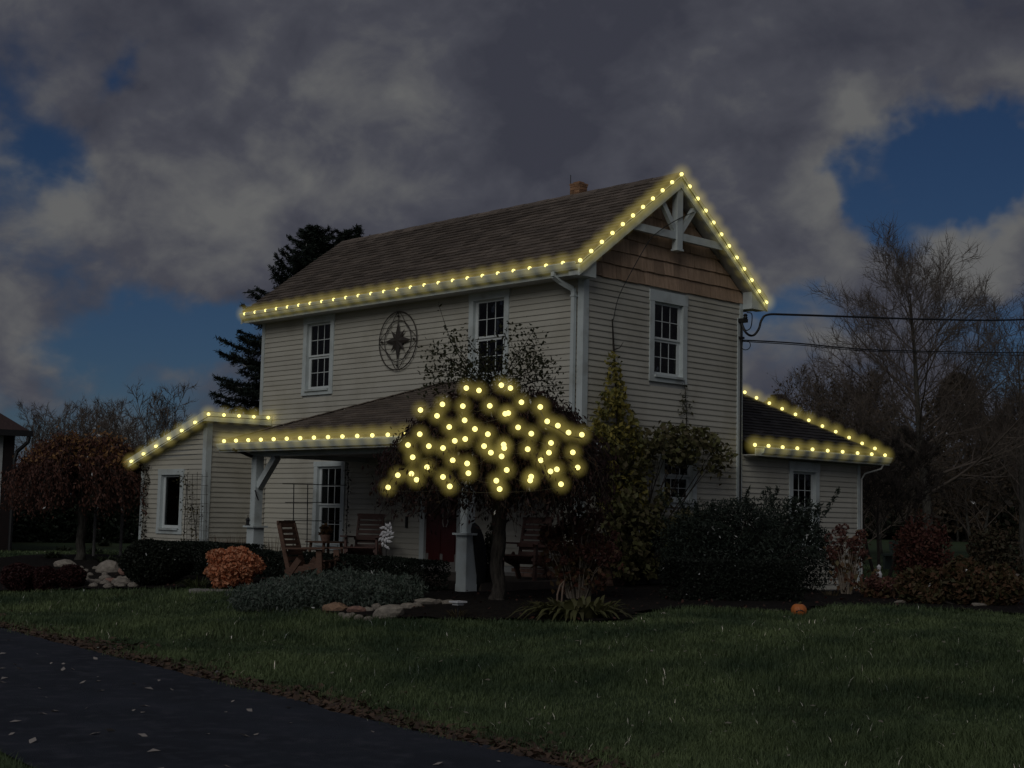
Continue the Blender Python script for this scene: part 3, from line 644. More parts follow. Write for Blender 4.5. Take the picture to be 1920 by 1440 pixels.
for px_ in (PLX, PRX):
    m_ = MB(); m_.box(px_ - 0.078, px_ + 0.078, PY - 0.078, PY + 0.078, 0.90, 2.164); po = m_.build('porch_post', M_TRIM, house)
    for dx in (-1, 1):
        m_ = MB(); m_.box(px_ + dx * 0.06 - 0.014, px_ + dx * 0.06 + 0.014, PY - 0.087, PY - 0.079, 0.92, 2.1); m_.build('post_trim', M_TRIM, po)
    m_ = MB(); m_.box(px_ - 0.165, px_ + 0.165, PY - 0.165, PY + 0.165, 0.868, 0.90); m_.build('cap', M_TRIM, po)
    m_ = MB(); m_.box(px_ - 0.112, px_ + 0.112, PY - 0.112, PY + 0.112, 0.0, 0.867); m_.build('pedestal', M_TRIM, po)
    m_ = MB(); m_.box(px_ - 0.118, px_ + 0.118, PY - 0.118, PY + 0.118, 0.0, 0.12); m_.build('pedestal_base', M_TRIM, po)
for (x0, sx) in ((PLX, 1), (PRX, -1)):
    m_ = MB(); m_.bar((x0 + sx * 0.075, PY, 1.62), (x0 + sx * 0.60, PY, 2.16), 0.12, 0.12, up=(0, 1, 0)); m_.build('knee_brace', M_TRIM, house)
m_ = MB(); m_.bar((PXL + 0.55, PEY - 0.05, 2.28), (PXL + 0.62, PY - 0.13, 2.16), 0.06, 0.05); m_.bar((PXL + 0.55, PEY - 0.05, 2.33), (PXL + 0.55, PEY - 0.05, 2.25), 0.07, 0.07, up=(0, 1, 0)); m_.build('downspout', M_BLACK, house)

# --- left wing: lean-to roof falling to the left
GX0, GX1 = -12.32, WX + 0.16; GZ1, GK = 3.19, (3.13 - 2.17) / 3.1; gz = lambda x: GZ1 + (x - GX1) * GK
m_ = MB(); m_.prism([(GX0, WY - 0.20, gz(GX0)), (GX1, WY - 0.20, gz(GX1)), (GX1, WY - 0.20, gz(GX1) - 0.06), (GX0, WY - 0.20, gz(GX0) - 0.06)], (0, 1.47, 0))
m_.prism([(GX0, WY + 1.27, gz(GX0)), (L0 - 0.25, WY + 1.27, gz(L0 - 0.25)), (L0 - 0.25, WY + 1.27, gz(L0 - 0.25) - 0.06), (GX0, WY + 1.27, gz(GX0) - 0.06)], (0, 3.5, 0)); m_.build('wing_roof', M_ROOF, house)
m_ = MB(); m_.prism([(GX0, WY - 0.225, gz(GX0) - 0.21), (GX1, WY - 0.225, gz(GX1) - 0.21), (GX1, WY - 0.225, gz(GX1) - 0.015), (GX0, WY - 0.225, gz(GX0) - 0.015)], (0, 0.025, 0)); m_.build('barge_board', M_TRIM, house)
m_ = MB(); m_.box(GX1 - 0.001, GX1 + 0.025, WY - 0.225, -0.03, GZ1 - 0.20, GZ1 - 0.01); m_.build('fascia', M_TRIM, house)
m_ = MB(); m_.prism([(GX0, WY - 0.20, gz(GX0) - 0.205), (GX1 - 0.17, WY - 0.20, gz(GX1 - 0.17) - 0.205), (GX1 - 0.17, WY - 0.20, gz(GX1 - 0.17) - 0.185), (GX0, WY - 0.20, gz(GX0) - 0.185)], (0, 0.21, 0)); m_.box(WX + 0.002, GX1, WY - 0.2, -0.03, GZ1 - 0.2, GZ1 - 0.18); m_.build('soffit', M_SOFFIT, house)

# --- right rear addition with hip roof
AE = 0.30; AYE = 9.12; AZ = 2.60
d = ray(1394, 740); n_ = np.array([1, -1, 0.]); cor = np.array([AE, AYE, AZ]); t = (n_ @ (cor - CAM)) / (n_ @ d); hpnt = CAM + d * t
AK = (hpnt[2] - AZ) / (AE - hpnt[0]); runA = AYE - W - 0.03
top = np.array([AE - runA, W + 0.03, AZ + AK * runA]); topR = np.array([AE, W + 0.03, AZ])
m_ = MB(); m_.prism([topR, cor, top], dn); bl = np.array([top[0] - 1.0, AYE, AZ]); bt = np.array([top[0] - 1.0, W + 0.03, top[2]]); m_.prism([cor, bl, bt, top], dn)
arf = m_.build('addition_roof', M_ROOFD, house)
slA = math.hypot(runA, runA * AK); kA = runA / slA
ps = slope_sh(topR, (0, 1, 0), (-runA, 0, runA * AK), runA, slA, lambda v: (0, runA - v * kA))
r = MB()
for b in ps: r.add(b.v, b.f)
tag(r.build('shingle', M_ROOFD, arf), kind='stuff')
m_ = MB(); m_.box(AE - 0.001, AE + 0.025, W + 0.03, AYE, AZ - 0.19, AZ - 0.015); m_.build('fascia', M_TRIM, house); m_ = MB(); m_.box(-1.0, AE + 0.025, AYE - 0.001, AYE + 0.025, AZ - 0.19, AZ - 0.015); m_.build('fascia', M_TRIM, house)
m_ = MB(); m_.box(0.032, AE, W + 0.03, AYE - 0.002, AZ - 0.186, AZ - 0.166); m_.box(-3, 0.03, 8.52, AYE - 0.002, AZ - 0.186, AZ - 0.166); m_.build('soffit', M_SOFFIT, house)
m_ = MB(); m_.prism([(AE + 0.026 + x, W + 0.2, AZ - 0.03 + z) for x, z in ((0.09, 0), (0.09, -0.02), (0.05, -0.11), (0, -0.12), (0, -0.11), (0.04, -0.1), (0.08, 0))], (0, AYE - W - 0.2, 0)); m_.build('gutter', M_TRIM, house)
m_ = MB(); m_.tube([(0.33, 8.9, 2.43), (0.30, 8.86, 2.33), (0.10, 8.56, 2.22), (0.075, 8.47, 2.1), (0.075, 8.47, -0.1)], 0.018, 8); m_.build('downspout', M_SOFFIT, house)
m_ = MB(); m_.box(0.0, 0.035, W - 0.16, W - 0.1, 0.3, 5.02); m_.build('conduit_board', M_TRIM, house)
m_ = MB(); m_.tube([(0.07, W - 0.11, 4.97), (0.07, W - 0.11, 0.4)], 0.018, 8); m_.build('conduit', M_BLACK, house)


# ------------------------------------------------------------------ vegetation builders
def unit(v): return v / (np.linalg.norm(v, axis=-1, keepdims=True) + 1e-9)
def leaf_mesh(name, P, length, width, dirs=None, spread=1.0, fold=0.25, jitter=0.35):
    """one folded diamond per leaf; dirs biases the way leaves point"""
    n = len(P); a = rng.normal(size=(n, 3)) * spread
    if dirs is not None: a = a + dirs
    a = unit(a); b = unit(np.cross(a, rng.normal(size=(n, 3)))); c = np.cross(a, b)
    s = (1 + jitter * rng.uniform(-1, 1, n))[:, None]; l = length * s; w = width * s
    V = np.stack([P - a * l / 2, P + b * w / 2 + c * fold * w, P + a * l / 2, P - b * w / 2 + c * fold * w], 1).reshape(-1, 3)
    i = np.arange(n) * 4
    return np_mesh(name, V, np.stack([i, i + 1, i + 2, i + 3], 1))
class Lump:
    """smooth random bumps over directions or places"""
    def __init__(s, k=7, f=3.0): s.K = rng.normal(size=(k, 3)) * f; s.p = rng.uniform(0, 6.28, k)
    def __call__(s, P): return np.cos(P @ s.K.T + s.p).mean(1) * 1.6
def blob(n, c, r, inner=0.55, lump=0.22, f=3.2, box=0.0, flat=None):
    """points through the outer part of a lumpy ellipsoid (box > 0 squares it off)"""
    d = unit(rng.normal(size=(n, 3)))
    if box: 
        m = np.abs(d).max(1, keepdims=True); d = d / (m ** box)
    L_ = Lump(f=f); k = inner + (1 - inner) * rng.uniform(0, 1, n) ** 0.6
    k = k * (1 + lump * L_(unit(d)))
    P = np.asarray(c) + d * k[:, None] * np.asarray(r)
    g = ground(P[:, 0], P[:, 1]); return P[P[:, 2] > g + 0.01]
def stems(parent, base, tips, r0=0.012, r1=0.003, m=None, bend=0.2, name='stem', n=4):
    mb = MB()
    for t in tips:
        b = np.asarray(base) + np.array([random.uniform(-.1, .1), random.uniform(-.1, .1), 0]); t = np.asarray(t); mid = (b + t) / 2 + np.array([random.uniform(-bend, bend), random.uniform(-bend, bend), 0.05]) * np.linalg.norm(t - b)
        mb.tube([b, mid, t], [r0, (r0 + r1) / 2, r1], n, cap=False)
    return mb.build(name, m or M_DTWIG, parent)
FW = RC[2].copy(); FW[2] = 0; FW = FW / np.linalg.norm(FW); RT = RC[0].copy(); RT[2] = 0; RT = RT / np.linalg.norm(RT)
def dim(px, D): return px * D / FPX
def place(x0, x1, yt, yb, deep=0.8):
    b = gp((x0 + x1) / 2, yb); D = proj(b)[2]; r = dim((x1 - x0) / 2, D); c = b + FW * r * deep; D2 = proj(c)[2]
    z = atD((x0 + x1) / 2, yt, D2)[2]; c[2] = float(ground(c[0], c[1])); return c, r * D2 / D, max(z - c[2], 0.1)
G_SHRUB = 'shrubs in the beds round the house'
def shrub(name, label, cat, box, cols, n, ls, squash=1.0, deep=0.8, inner=0.6, lump=0.2, sq=0.0, dirs=None, aspect=0.55, group=G_SHRUB, f=3.2, trans=0.2):
    c, r, h = place(*box, deep=deep)
    t = thing(name, label, cat, c, group)
    P = blob(n, c + np.array([0, 0, h * 0.48]), (r, r * squash, h * 0.54), inner, lump, f, sq)
    m = leaf_mat('leaf_' + name + '_' + str(len(MATS)), cols, trans=trans)
    link('foliage', leaf_mesh('foliage', P, ls, ls * aspect, dirs), m, t)
    k = rng.choice(len(P), min(30, len(P)), replace=False); stems(t, c + (0, 0, 0.0), P[k], 0.012, 0.004)
    return t, c, r, h

# --- bare trees: a leader with ascending limbs, dividing to fine twigs
def twiglets(P, D_, n, length, r, R):
    """short straight end twigs, three-sided, n on every limb tip run"""
    k = len(P); P = np.repeat(P, n, 0) ; D_ = np.repeat(D_, n, 0); m_ = len(P); d = unit(D_ + R.normal(size=(m_, 3)) * 0.60 + np.array([0, 0, 0.10])); L_ = length * R.uniform(0.4, 1.2, m_)[:, None]
    a = unit(np.cross(d, R.normal(size=(m_, 3)))); b = np.cross(d, a); kink = P + d * L_ * 0.5; d2 = unit(d + R.normal(size=(m_, 3)) * 0.22 + np.array([0, 0, 0.12])); tip = kink + d2 * L_ * 0.6
    c = [(a * math.cos(t) + b * math.sin(t)) * r for t in (0, 2.094, 4.189)]; V = np.stack([P + c[0], P + c[1], P + c[2], kink + c[0] * .7, kink + c[1] * .7, kink + c[2] * .7, tip], 1).reshape(-1, 3); i = np.arange(m_) * 7
    Q = np.concatenate([np.stack([i + q, i + (q + 1) % 3, i + 3 + (q + 1) % 3, i + 3 + q], 1) for q in range(3)]); T = np.concatenate([np.stack([i + 3 + q, i + 3 + (q + 1) % 3, i + 6], 1) for q in range(3)]); return V, Q, T, tip
def bare_tree_mesh(h, spread, r0, seed, levels=3, first=0.22, up=0.55, counts=(26, 10, 7), twig=0.008, multi=1, flare=0.15, fine=5, shape=0.62, upt=0.9):
    R = np.random.default_rng(seed); trunk = MB(); crown = MB(); TP, TD_ = [], []
    def limb(p, d, length, rad, lev):
        n = (14, 7, 5, 4)[lev]; pts = [p]; dd = d / np.linalg.norm(d); wob = (0.03, 0.055, 0.075, 0.09)[lev]; lift = (0.03, 0.050, 0.05, 0.05)[lev]
        for i in range(n):
            dd = dd + R.normal(size=3) * wob + np.array([0, 0, lift]); dd = dd / np.linalg.norm(dd); pts.append(pts[-1] + dd * length / n)
        end = max(twig * 0.7, rad * (0.12 if lev == 0 else 0.3)); rr = [rad + (end - rad) * (i / n) ** 0.8 for i in range(n + 1)]
        if lev == 0: rr[0] *= 1.35
        (trunk if lev == 0 else crown).tube(pts, rr, (9, 6, 4, 3)[lev], cap=lev == 0)
        if lev == levels:
            for i in range(1, n + 1): TP.append(pts[i]); TD_.append(pts[i] - pts[i - 1])
            return
        k = counts[lev]; lo = first if lev == 0 else 0.2
        for j in range(k):
            t = lo + (0.98 - lo) * (j + R.uniform(0, 0.8)) / k; i = min(int(t * n), n - 1); q = pts[i] + (pts[i + 1] - pts[i]) * (t * n - i); ax = unit(pts[i + 1] - pts[i])
            s = R.normal(size=3); s = s - ax * (s @ ax); s = s / np.linalg.norm(s)
            if lev == 0:
                ang = j * 2.4 + R.uniform(-.4, .4); s = np.array([math.cos(ang), math.sin(ang), 0]); w = (t - lo) / (1 - lo); le = spread * (1.0 - shape * w) * R.uniform(0.82, 1.1); dn_ = s + np.array([0, 0, up + upt * w * w]) + ax * 0.1
            else:
                dn_ = ax * R.uniform(0.8, 1.15) + s * R.uniform(0.65, 1.0) + np.array([0, 0, 0.14]); le = length * (0.56 - 0.30 * t) * R.uniform(0.7, 1.2)
            limb(q, dn_, le, max(twig, rr[i] * (0.40 if lev == 0 else 0.55)), lev + 1)
    for m_ in range(multi):
        a = m_ * 6.283 / max(multi, 1) + seed; off = np.array([math.cos(a), math.sin(a), 0]) * (0.15 if multi > 1 else 0)
        limb(np.array([0, 0, -0.1]) + off, np.array([0, 0, 1.0]) + off * flare * 10, h, r0, 0)
    TP, TD_ = np.array(TP), unit(np.array(TD_)); V, Q, T, tip = twiglets(TP, TD_, fine, h * 0.055, twig * 0.62, R)
    cv = np.array(crown.v, float); cq = np.array([f for f in crown.f if len(f) == 4], int); b = len(cv)
    return trunk.mesh('trunk'), np_mesh('crown', np.concatenate([cv, V]), np.concatenate([cq, Q + b]), T + b), tip
def bare_tree(label, loc, meshes, name='bare_tree', group='leafless trees behind the house', sc=1.0, rz=0.0, bark=None, twig=None, cat='tree'):
    t = thing(name, label, cat, loc, group); 
    for nm, me, mt in (('trunk', meshes[0], bark or M_BARK), ('crown', meshes[1], twig or M_TWIG)):
        if not me.materials: me.materials.append(mt)
        o = bpy.data.objects.new(nm, me); COL.objects.link(o); o.parent = t
        if nm == 'trunk':
            me.polygons.foreach_set('use_smooth', [True] * len(me.polygons))
    t.scale = (sc, sc, sc); t.rotation_euler = (0, 0, rz); return t

# ------------------------------------------------------------------ background
def gz0(p): q = np.array(p, float); q[2] = float(ground(q[0], q[1])); return q
big = bare_tree_mesh(8.7, 4.9, 0.20, 17, first=0.24, up=0.40, counts=(34, 11, 7), twig=0.0075, fine=1, shape=0.56, upt=0.9)
tb_ = atD(1740, 900, 45); bare_tree('tall leafless tree with a broad twiggy crown behind the right addition', gz0(tb_), big)
tb_ = atD(1915, 900, 47); bare_tree('leafless tree at the right edge beside the tall bare tree', gz0(tb_), bare_tree_mesh(7.4, 4.0, 0.13, 9, first=0.18, up=0.8, counts=(22, 9, 6), twig=0.009, fine=1, shape=0.5))
mid = bare_tree_mesh(6.5, 3.7, 0.10, 21, first=0.10, up=0.8, counts=(24, 9, 6), twig=0.010, fine=1, shape=0.45)
mid2 = bare_tree_mesh(6.0, 3.3, 0.09, 33, first=0.10, up=0.9, counts=(16, 9, 6), twig=0.010, multi=2, fine=1, shape=0.4)
M_BROWNLEAF = leaf_mat('brown_hanging_leaves', [(0.11, 0.075, 0.048), (0.075, 0.055, 0.036), (0.14, 0.095, 0.058), (0.06, 0.052, 0.034)], trans=0.3)
M_OLIVELEAF = leaf_mat('olive_dark_leaves', [(0.035, 0.044, 0.024), (0.055, 0.06, 0.03), (0.075, 0.07, 0.036), (0.028, 0.036, 0.022)], trans=0.2)
M_EVERG = leaf_mat('evergreen_dark', [(0.012, 0.022, 0.014), (0.020, 0.032, 0.018), (0.016, 0.026, 0.018), (0.028, 0.040, 0.022)], trans=0.1)
brushy = [(1500, 52, 0.86, 'brown twiggy tree just above the addition roof'), (1580, 46, 0.80, 'brown twiggy tree between the addition roof and the tall bare tree'), (1650, 56, 0.92, 'brown twiggy tree left of the tall bare trunk'),
          (1455, 60, 0.80, 'small brown tree nearest the house corner above the low roof'), (1610, 40, 0.60, 'low brown tree beside the end of the addition roof'), (1830, 60, 0.92, 'brown twiggy tree between the two big bare trees'), (1945, 60, 0.95, 'brown twiggy tree at the far right edge')]
for i, (px, D, sc, lab) in enumerate(brushy):
    p = gz0(atD(px, 900, D)); me = mid if i % 2 == 0 else mid2
    t = bare_tree(lab, p, me, name='brushy_tree', group='brown trees behind the right addition', sc=sc, rz=i * 1.7)
    P = me[2][rng.choice(len(me[2]), 5200)] + rng.normal(size=(5200, 3)) * 0.20; P = P[rng.uniform(0, 1, 5200) < np.clip(1.45 - P[:, 2] / 5.8, 0.05, 1)]
    lm = leaf_mesh('leaves', P, 0.13, 0.08); lm.materials.append(M_BROWNLEAF); o = bpy.data.objects.new('leaves', lm); COL.objects.link(o); o.parent = t
# dark evergreens in the wood behind
def leafy_tree(name, label, px, ytop, D, halfw, n, m, ls, group, cone=0.0, trunk=0.1, low=0.12, ybase=None):
    p = gz0(atD(px, 900, D)); h = atD(px, ytop, D)[2] - p[2]; r = dim(halfw, D); t = thing(name, label, 'tree', p, group)
    u = rng.uniform(0, 1, n); z = low + (1 - low) * u; prof = (1 - z) ** 0.8 if cone else np.sqrt(np.clip(1 - ((z - 0.5) / 0.5) ** 2, 0.03, 1)) * 0.5 + 0.5 * np.clip(1.15 - z, 0, 1)
    a = rng.uniform(0, 6.283, n); L_ = Lump(f=2.6); base = np.stack([np.cos(a), np.sin(a), z * 3], 1); k = (0.35 + 0.65 * rng.uniform(0, 1, n) ** 0.5) * (1 + 0.28 * L_(base) + 0.12 * np.cos(z * 60 + a * 2))
    P = np.stack([np.cos(a) * k * prof * r, np.sin(a) * k * prof * r, z * h], 1) + p
    link('crown', leaf_mesh('crown', P, ls, ls * 0.45, np.array([0, 0, -0.3])), m, t)
    mb = MB(); mb.tube([p + (0, 0, -0.1), p + (0, 0, h * 0.55), p + (0, 0, h * 0.95)], [trunk, trunk * 0.6, 0.01], 8); mb.build('trunk', M_BARK, t); return t
GW = 'dark trees of the wood beyond the far lawn'
for i, (px, yt, D, hw, k, lab) in enumerate(((1795, 700, 108, 85, 1, 'rounded dark olive tree behind the tall bare trunk'), (1690, 800, 112, 80, 0, 'dark evergreen left of the tall bare trunk'), (1885, 780, 112, 80, 0, 'dark evergreen under the bare tree at the right edge'),
        (1620, 790, 115, 75, 1, 'dark olive tree beyond the end of the addition'), (1955, 740, 110, 80, 1, 'dark olive tree cut by the right edge'), (1550, 770, 120, 80, 0, 'dark evergreen half hidden by the addition roof'), (1745, 840, 118, 70, 0, 'dark evergreen straight behind the tall bare trunk'), (1460, 740, 122, 75, 1, 'dark olive tree hidden low behind the addition roof'))):
    leafy_tree('wood_tree', lab, px, yt, D, hw, 6500, (M_OLIVELEAF, M_BROWNLEAF)[k], 0.42, GW, low=0.06)
# left side: twiggy far trees and a tall dark evergreen hedge
far = bare_tree_mesh(5.6, 2.6, 0.075, 44, first=0.12, up=1.1, counts=(9, 6, 4), twig=0.012, multi=3, flare=0.05, fine=1, shape=0.45)
for i, (px, D, sc, lab) in enumerate(((300, 62, 1.02, 'small leafless tree above the left wing roof'), (250, 66, 0.85, 'leafless tree behind the russet weeping tree crown'), (345, 68, 0.82, 'leafless tree hard by the peak of the left wing roof'), (190, 74, 1.05, 'far leafless tree left of the others on the horizon'),
        (120, 72, 1.0, 'low leafless tree on the horizon left of the russet weeping tree'), (75, 66, 0.92, 'low leafless tree beside the barn eave'), (405, 70, 0.72, 'leafless tree between the wing roof and the dark spruce'), (150, 62, 0.86, 'low leafless tree behind the top of the russet weeping tree'), (220, 58, 0.86, 'low leafless tree rising right of the weeping tree top'))):
    bare_tree(lab, gz0(atD(px, 900, D)), far, name='far_tree', group='leafless trees on the left horizon', sc=sc, rz=i * 2.1)
def hedge_wall(name, label, x0, x1, D0, D1, ytop, depth, n, m, ls, group=None):
    a = gz0(atD(x0, 950, D0)); b = gz0(atD(x1, 950, D1)); h = atD(x0, ytop, D0)[2] - a[2]; t = thing(name, label, 'hedge', (a + b) / 2, group)
    u = rng.uniform(0, 1, n); dpt = rng.uniform(0, 1, n) ** 0.7; z = rng.uniform(0, 1, n); L_ = Lump(f=4.0); lum = L_(np.stack([u * 6, z * 2, 0 * u], 1))
    dr_ = unit((b - a)[None])[0]; nr = np.array([dr_[1], -dr_[0], 0]); 
    P = a + (b - a) * u[:, None] + nr * ((dpt - 0.5) * depth + lum * 0.2)[:, None]; P[:, 2] += z * h * (1 + 0.10 * lum)
    link('foliage', leaf_mesh('foliage', P, ls, ls * 0.5), m, t)
    mb = MB()
    for i in range(14): q = a + (b - a) * (i + 0.5) / 14; mb.tube([q, q + (0, 0, h * 0.7)], [0.04, 0.02], 5)
    mb.build('stem', M_DTWIG, t); return t
hedge_wall('evergreen_hedge', 'tall dark evergreen hedge behind the russet weeping tree', -60, 275, 45, 49, 925, 1.4, 26000, M_EVERG, 0.13)
hedge_wall('evergreen_hedge', 'dark unclipped hedge closing the far lawn on the right', 1560, 2020, 118, 112, 905, 3.0, 20000, M_EVERG, 0.36)
# far wood on the horizon, one mass
def far_wood():
    n = 60000; a = rng.uniform(-math.pi, math.pi, n); D = rng.uniform(110, 170, n); L_ = Lump(k=9, f=14.0)
    hh = 5.5 + 2.2 * L_(np.stack([np.cos(a), np.sin(a), 0 * a], 1)); z = rng.uniform(0, 1, n) ** 0.8 * hh
    P = np.stack([CAM[0] + np.cos(a) * D, CAM[1] + np.sin(a) * D, z - 0.3], 1); 
    return link('distant_treeline', leaf_mesh('distant_treeline', P, 1.0, 0.5, np.array([0, 0, 0.9])), leaf_mat('far_wood', [(0.028, 0.024, 0.02), (0.04, 0.034, 0.028), (0.022, 0.026, 0.018), (0.05, 0.04, 0.032)], trans=0.1))
tag(far_wood(), kind='stuff')

# --- big spruce behind the left end of the roof
def spruce(label, px, ytop, D, halfw, seed):
    R = np.random.default_rng(seed); p = gz0(atD(px, 900, D)); h = atD(px, ytop, D)[2] - p[2]; r = dim(halfw, D); t = thing('spruce', label, 'tree', p)
    mb = MB(); mb.tube([p, p + (0, 0, h * 0.5), p + (0, 0, h)], [0.24, 0.13, 0.012], 9); mb.tube([p + (0, 0, h * 0.72), p + np.array(RT) * 0.9 + (0, 0, h * 0.86), p + np.array(RT) * 1.05 + (0, 0, h * 1.0)], [0.08, 0.05, 0.01], 6); mb.build('trunk', M_BARK, t)
    br = MB(); Ps = []; Ds = []
    def bough(o, d, L, droop):
        pts = [o]; dd = d
        for i in range(6):
            dd = dd + np.array([0, 0, -droop if i < 3 else droop * 1.5]) + R.normal(size=3) * 0.06; dd = dd / np.linalg.norm(dd); pts.append(pts[-1] + dd * L / 6)
        br.tube(pts, [0.03 * (1 - i / 7) + 0.004 for i in range(7)], 4, cap=False)
        k = int(26 + 62 * L)
        for j in range(k):
            t_ = R.uniform(0.1, 1.0); i = min(int(t_ * 6), 5); q = pts[i] + (pts[i + 1] - pts[i]) * (t_ * 6 - i); ax = unit(pts[i + 1] - pts[i]); s = np.cross(ax, (0, 0, 1)) * R.choice((-1, 1)) + np.array([0, 0, R.uniform(-.7, .5)]); s = s + ax * R.uniform(0.2, 0.9); s = s / np.linalg.norm(s)
            tl = 0.38 * L * (1.1 - t_) * R.uniform(0.4, 1) + 0.1; m_ = max(3, int(tl / 0.05))
            for e in range(m_):
                Ps.append(q + s * tl * e / m_ + R.normal(size=3) * 0.02 - np.array([0, 0, 0.12 * (e / m_) ** 2 * tl])); Ds.append(s * 1.2 + R.normal(size=3) * 0.5)
    for lead, (off, hh, z0) in enumerate((((0, 0, 0), h, 0.10), (np.array(RT) * 1.0, h * 1.0, 0.74))):
        n = 210 if lead == 0 else 44
        for j in range(n):
            z = z0 + (0.985 - z0) * (j + R.uniform(0, .7)) / n; a = j * 2.4 + R.uniform(-.3, .3); L = (r if lead == 0 else r * 0.9) * (1.0 - z) ** 0.72 * R.uniform(0.72, 1.1) + 0.16
            bough(p + np.array(off) * min(1, (z - z0) * 6 + 0.1 if lead else 1) + (0, 0, z * hh), np.array([math.cos(a), math.sin(a), 0.10 + 0.5 * z ** 3]), L, 0.10)
    br.build('branch', M_DTWIG, t)
    link('crown', leaf_mesh('crown', np.array(Ps), 0.15, 0.028, np.array(Ds), spread=0.4), leaf_mat('spruce_needles', [(0.014, 0.024, 0.016), (0.022, 0.034, 0.022), (0.03, 0.044, 0.03), (0.012, 0.02, 0.014)], trans=0.05), t)
spruce('tall dark spruce rising behind the left end of the roof', 575, 415, 40, 300, 3)

# --- barn at the left edge
def barn():
    """built in its own frame: x to the right along the front, y away from the drive"""
    B = gz0(atD(18, 1000, 36)); D = 36; g0 = -0.3; z_at = lambda y: atD(40, y, D)[2] - B[2]; ze, zmid = z_at(806), z_at(965)
    t = thing('barn', 'white and dark red barn with maroon roof at the left edge', 'barn', B)
    dv = B - CAM; t.rotation_euler = (0, 0, math.atan2(dv[1], dv[0]) - math.pi / 2 + 0.22)
    def part(mb, nm, m_): o = mb.build(nm, m_); o.parent = t; return o
    bx, by, Wd, Dp = 0.0, 0.0, 7.0, 8.0
    M_BW = mat('barn_white', (0.50, 0.52, 0.52), (0.42, 0.44, 0.44), rough=0.6); M_BR = mat('barn_red', (0.016, 0.008, 0.008), (0.010, 0.006, 0.006), rough=0.7); M_BROOF = mat('barn_roof', (0.060, 0.036, 0.034), (0.04, 0.024, 0.023), rough=0.8, stretch=(8, 1, 1))
    mb = MB(); mb.box(bx - Wd, bx - 0.02, by + 0.02, by + Dp, g0, ze); part(mb, 'wall', M_BR)
    for i in range(16):
        x0 = bx - 0.26 - (i + 1) * 0.30; mb = MB(); mb.box(x0, x0 + 0.285, by, by + 0.02, zmid, ze - 0.02); part(mb, 'wall_board', M_BW)
        mb = MB(); mb.box(x0, x0 + 0.285, by, by + 0.02, g0, zmid - 0.005); part(mb, 'wall_board', M_BR)
    mb = MB(); mb.box(bx - 0.25, bx, by - 0.03, by + 0.02, g0, ze); part(mb, 'corner_board', M_BR)
    mb = MB(); mb.box(bx - 2.2, bx - 0.45, by - 0.04, by - 0.001, z_at(850), z_at(834)); part(mb, 'sign_board', M_BW)
    o = 0.28; a, b, c, d = np.array([bx - Wd, by - o, ze]), np.array([bx + o, by - o, ze]), np.array([bx - 3.6, by + 4.0, ze + 2.9]), np.array([bx - Wd, by + 4.0, ze + 2.9]); e = np.array([bx + o, by + Dp, ze])
    mb = MB(); mb.prism([a, b, c, d], (0, 0, -0.08)); mb.prism([b, e, c], (0, 0, -0.08)); part(mb, 'roof', M_BROOF)
    mb = MB(); mb.box(bx - Wd, bx + o + 0.08, by - o - 0.10, by - o - 0.005, ze - 0.16, ze - 0.01); part(mb, 'gutter', M_BLACK)
    mb = MB(); mb.tube([(bx + o, by - o - 0.05, ze - 0.1), (bx + o - 0.02, by - o - 0.04, ze - 0.3), (bx + 0.05, by - 0.10, ze - 0.55), (bx + 0.0, by - 0.09, ze - 0.75), (bx + 0.0, by - 0.09, g0)], 0.05, 8); part(mb, 'downspout', M_BLACK)
barn()

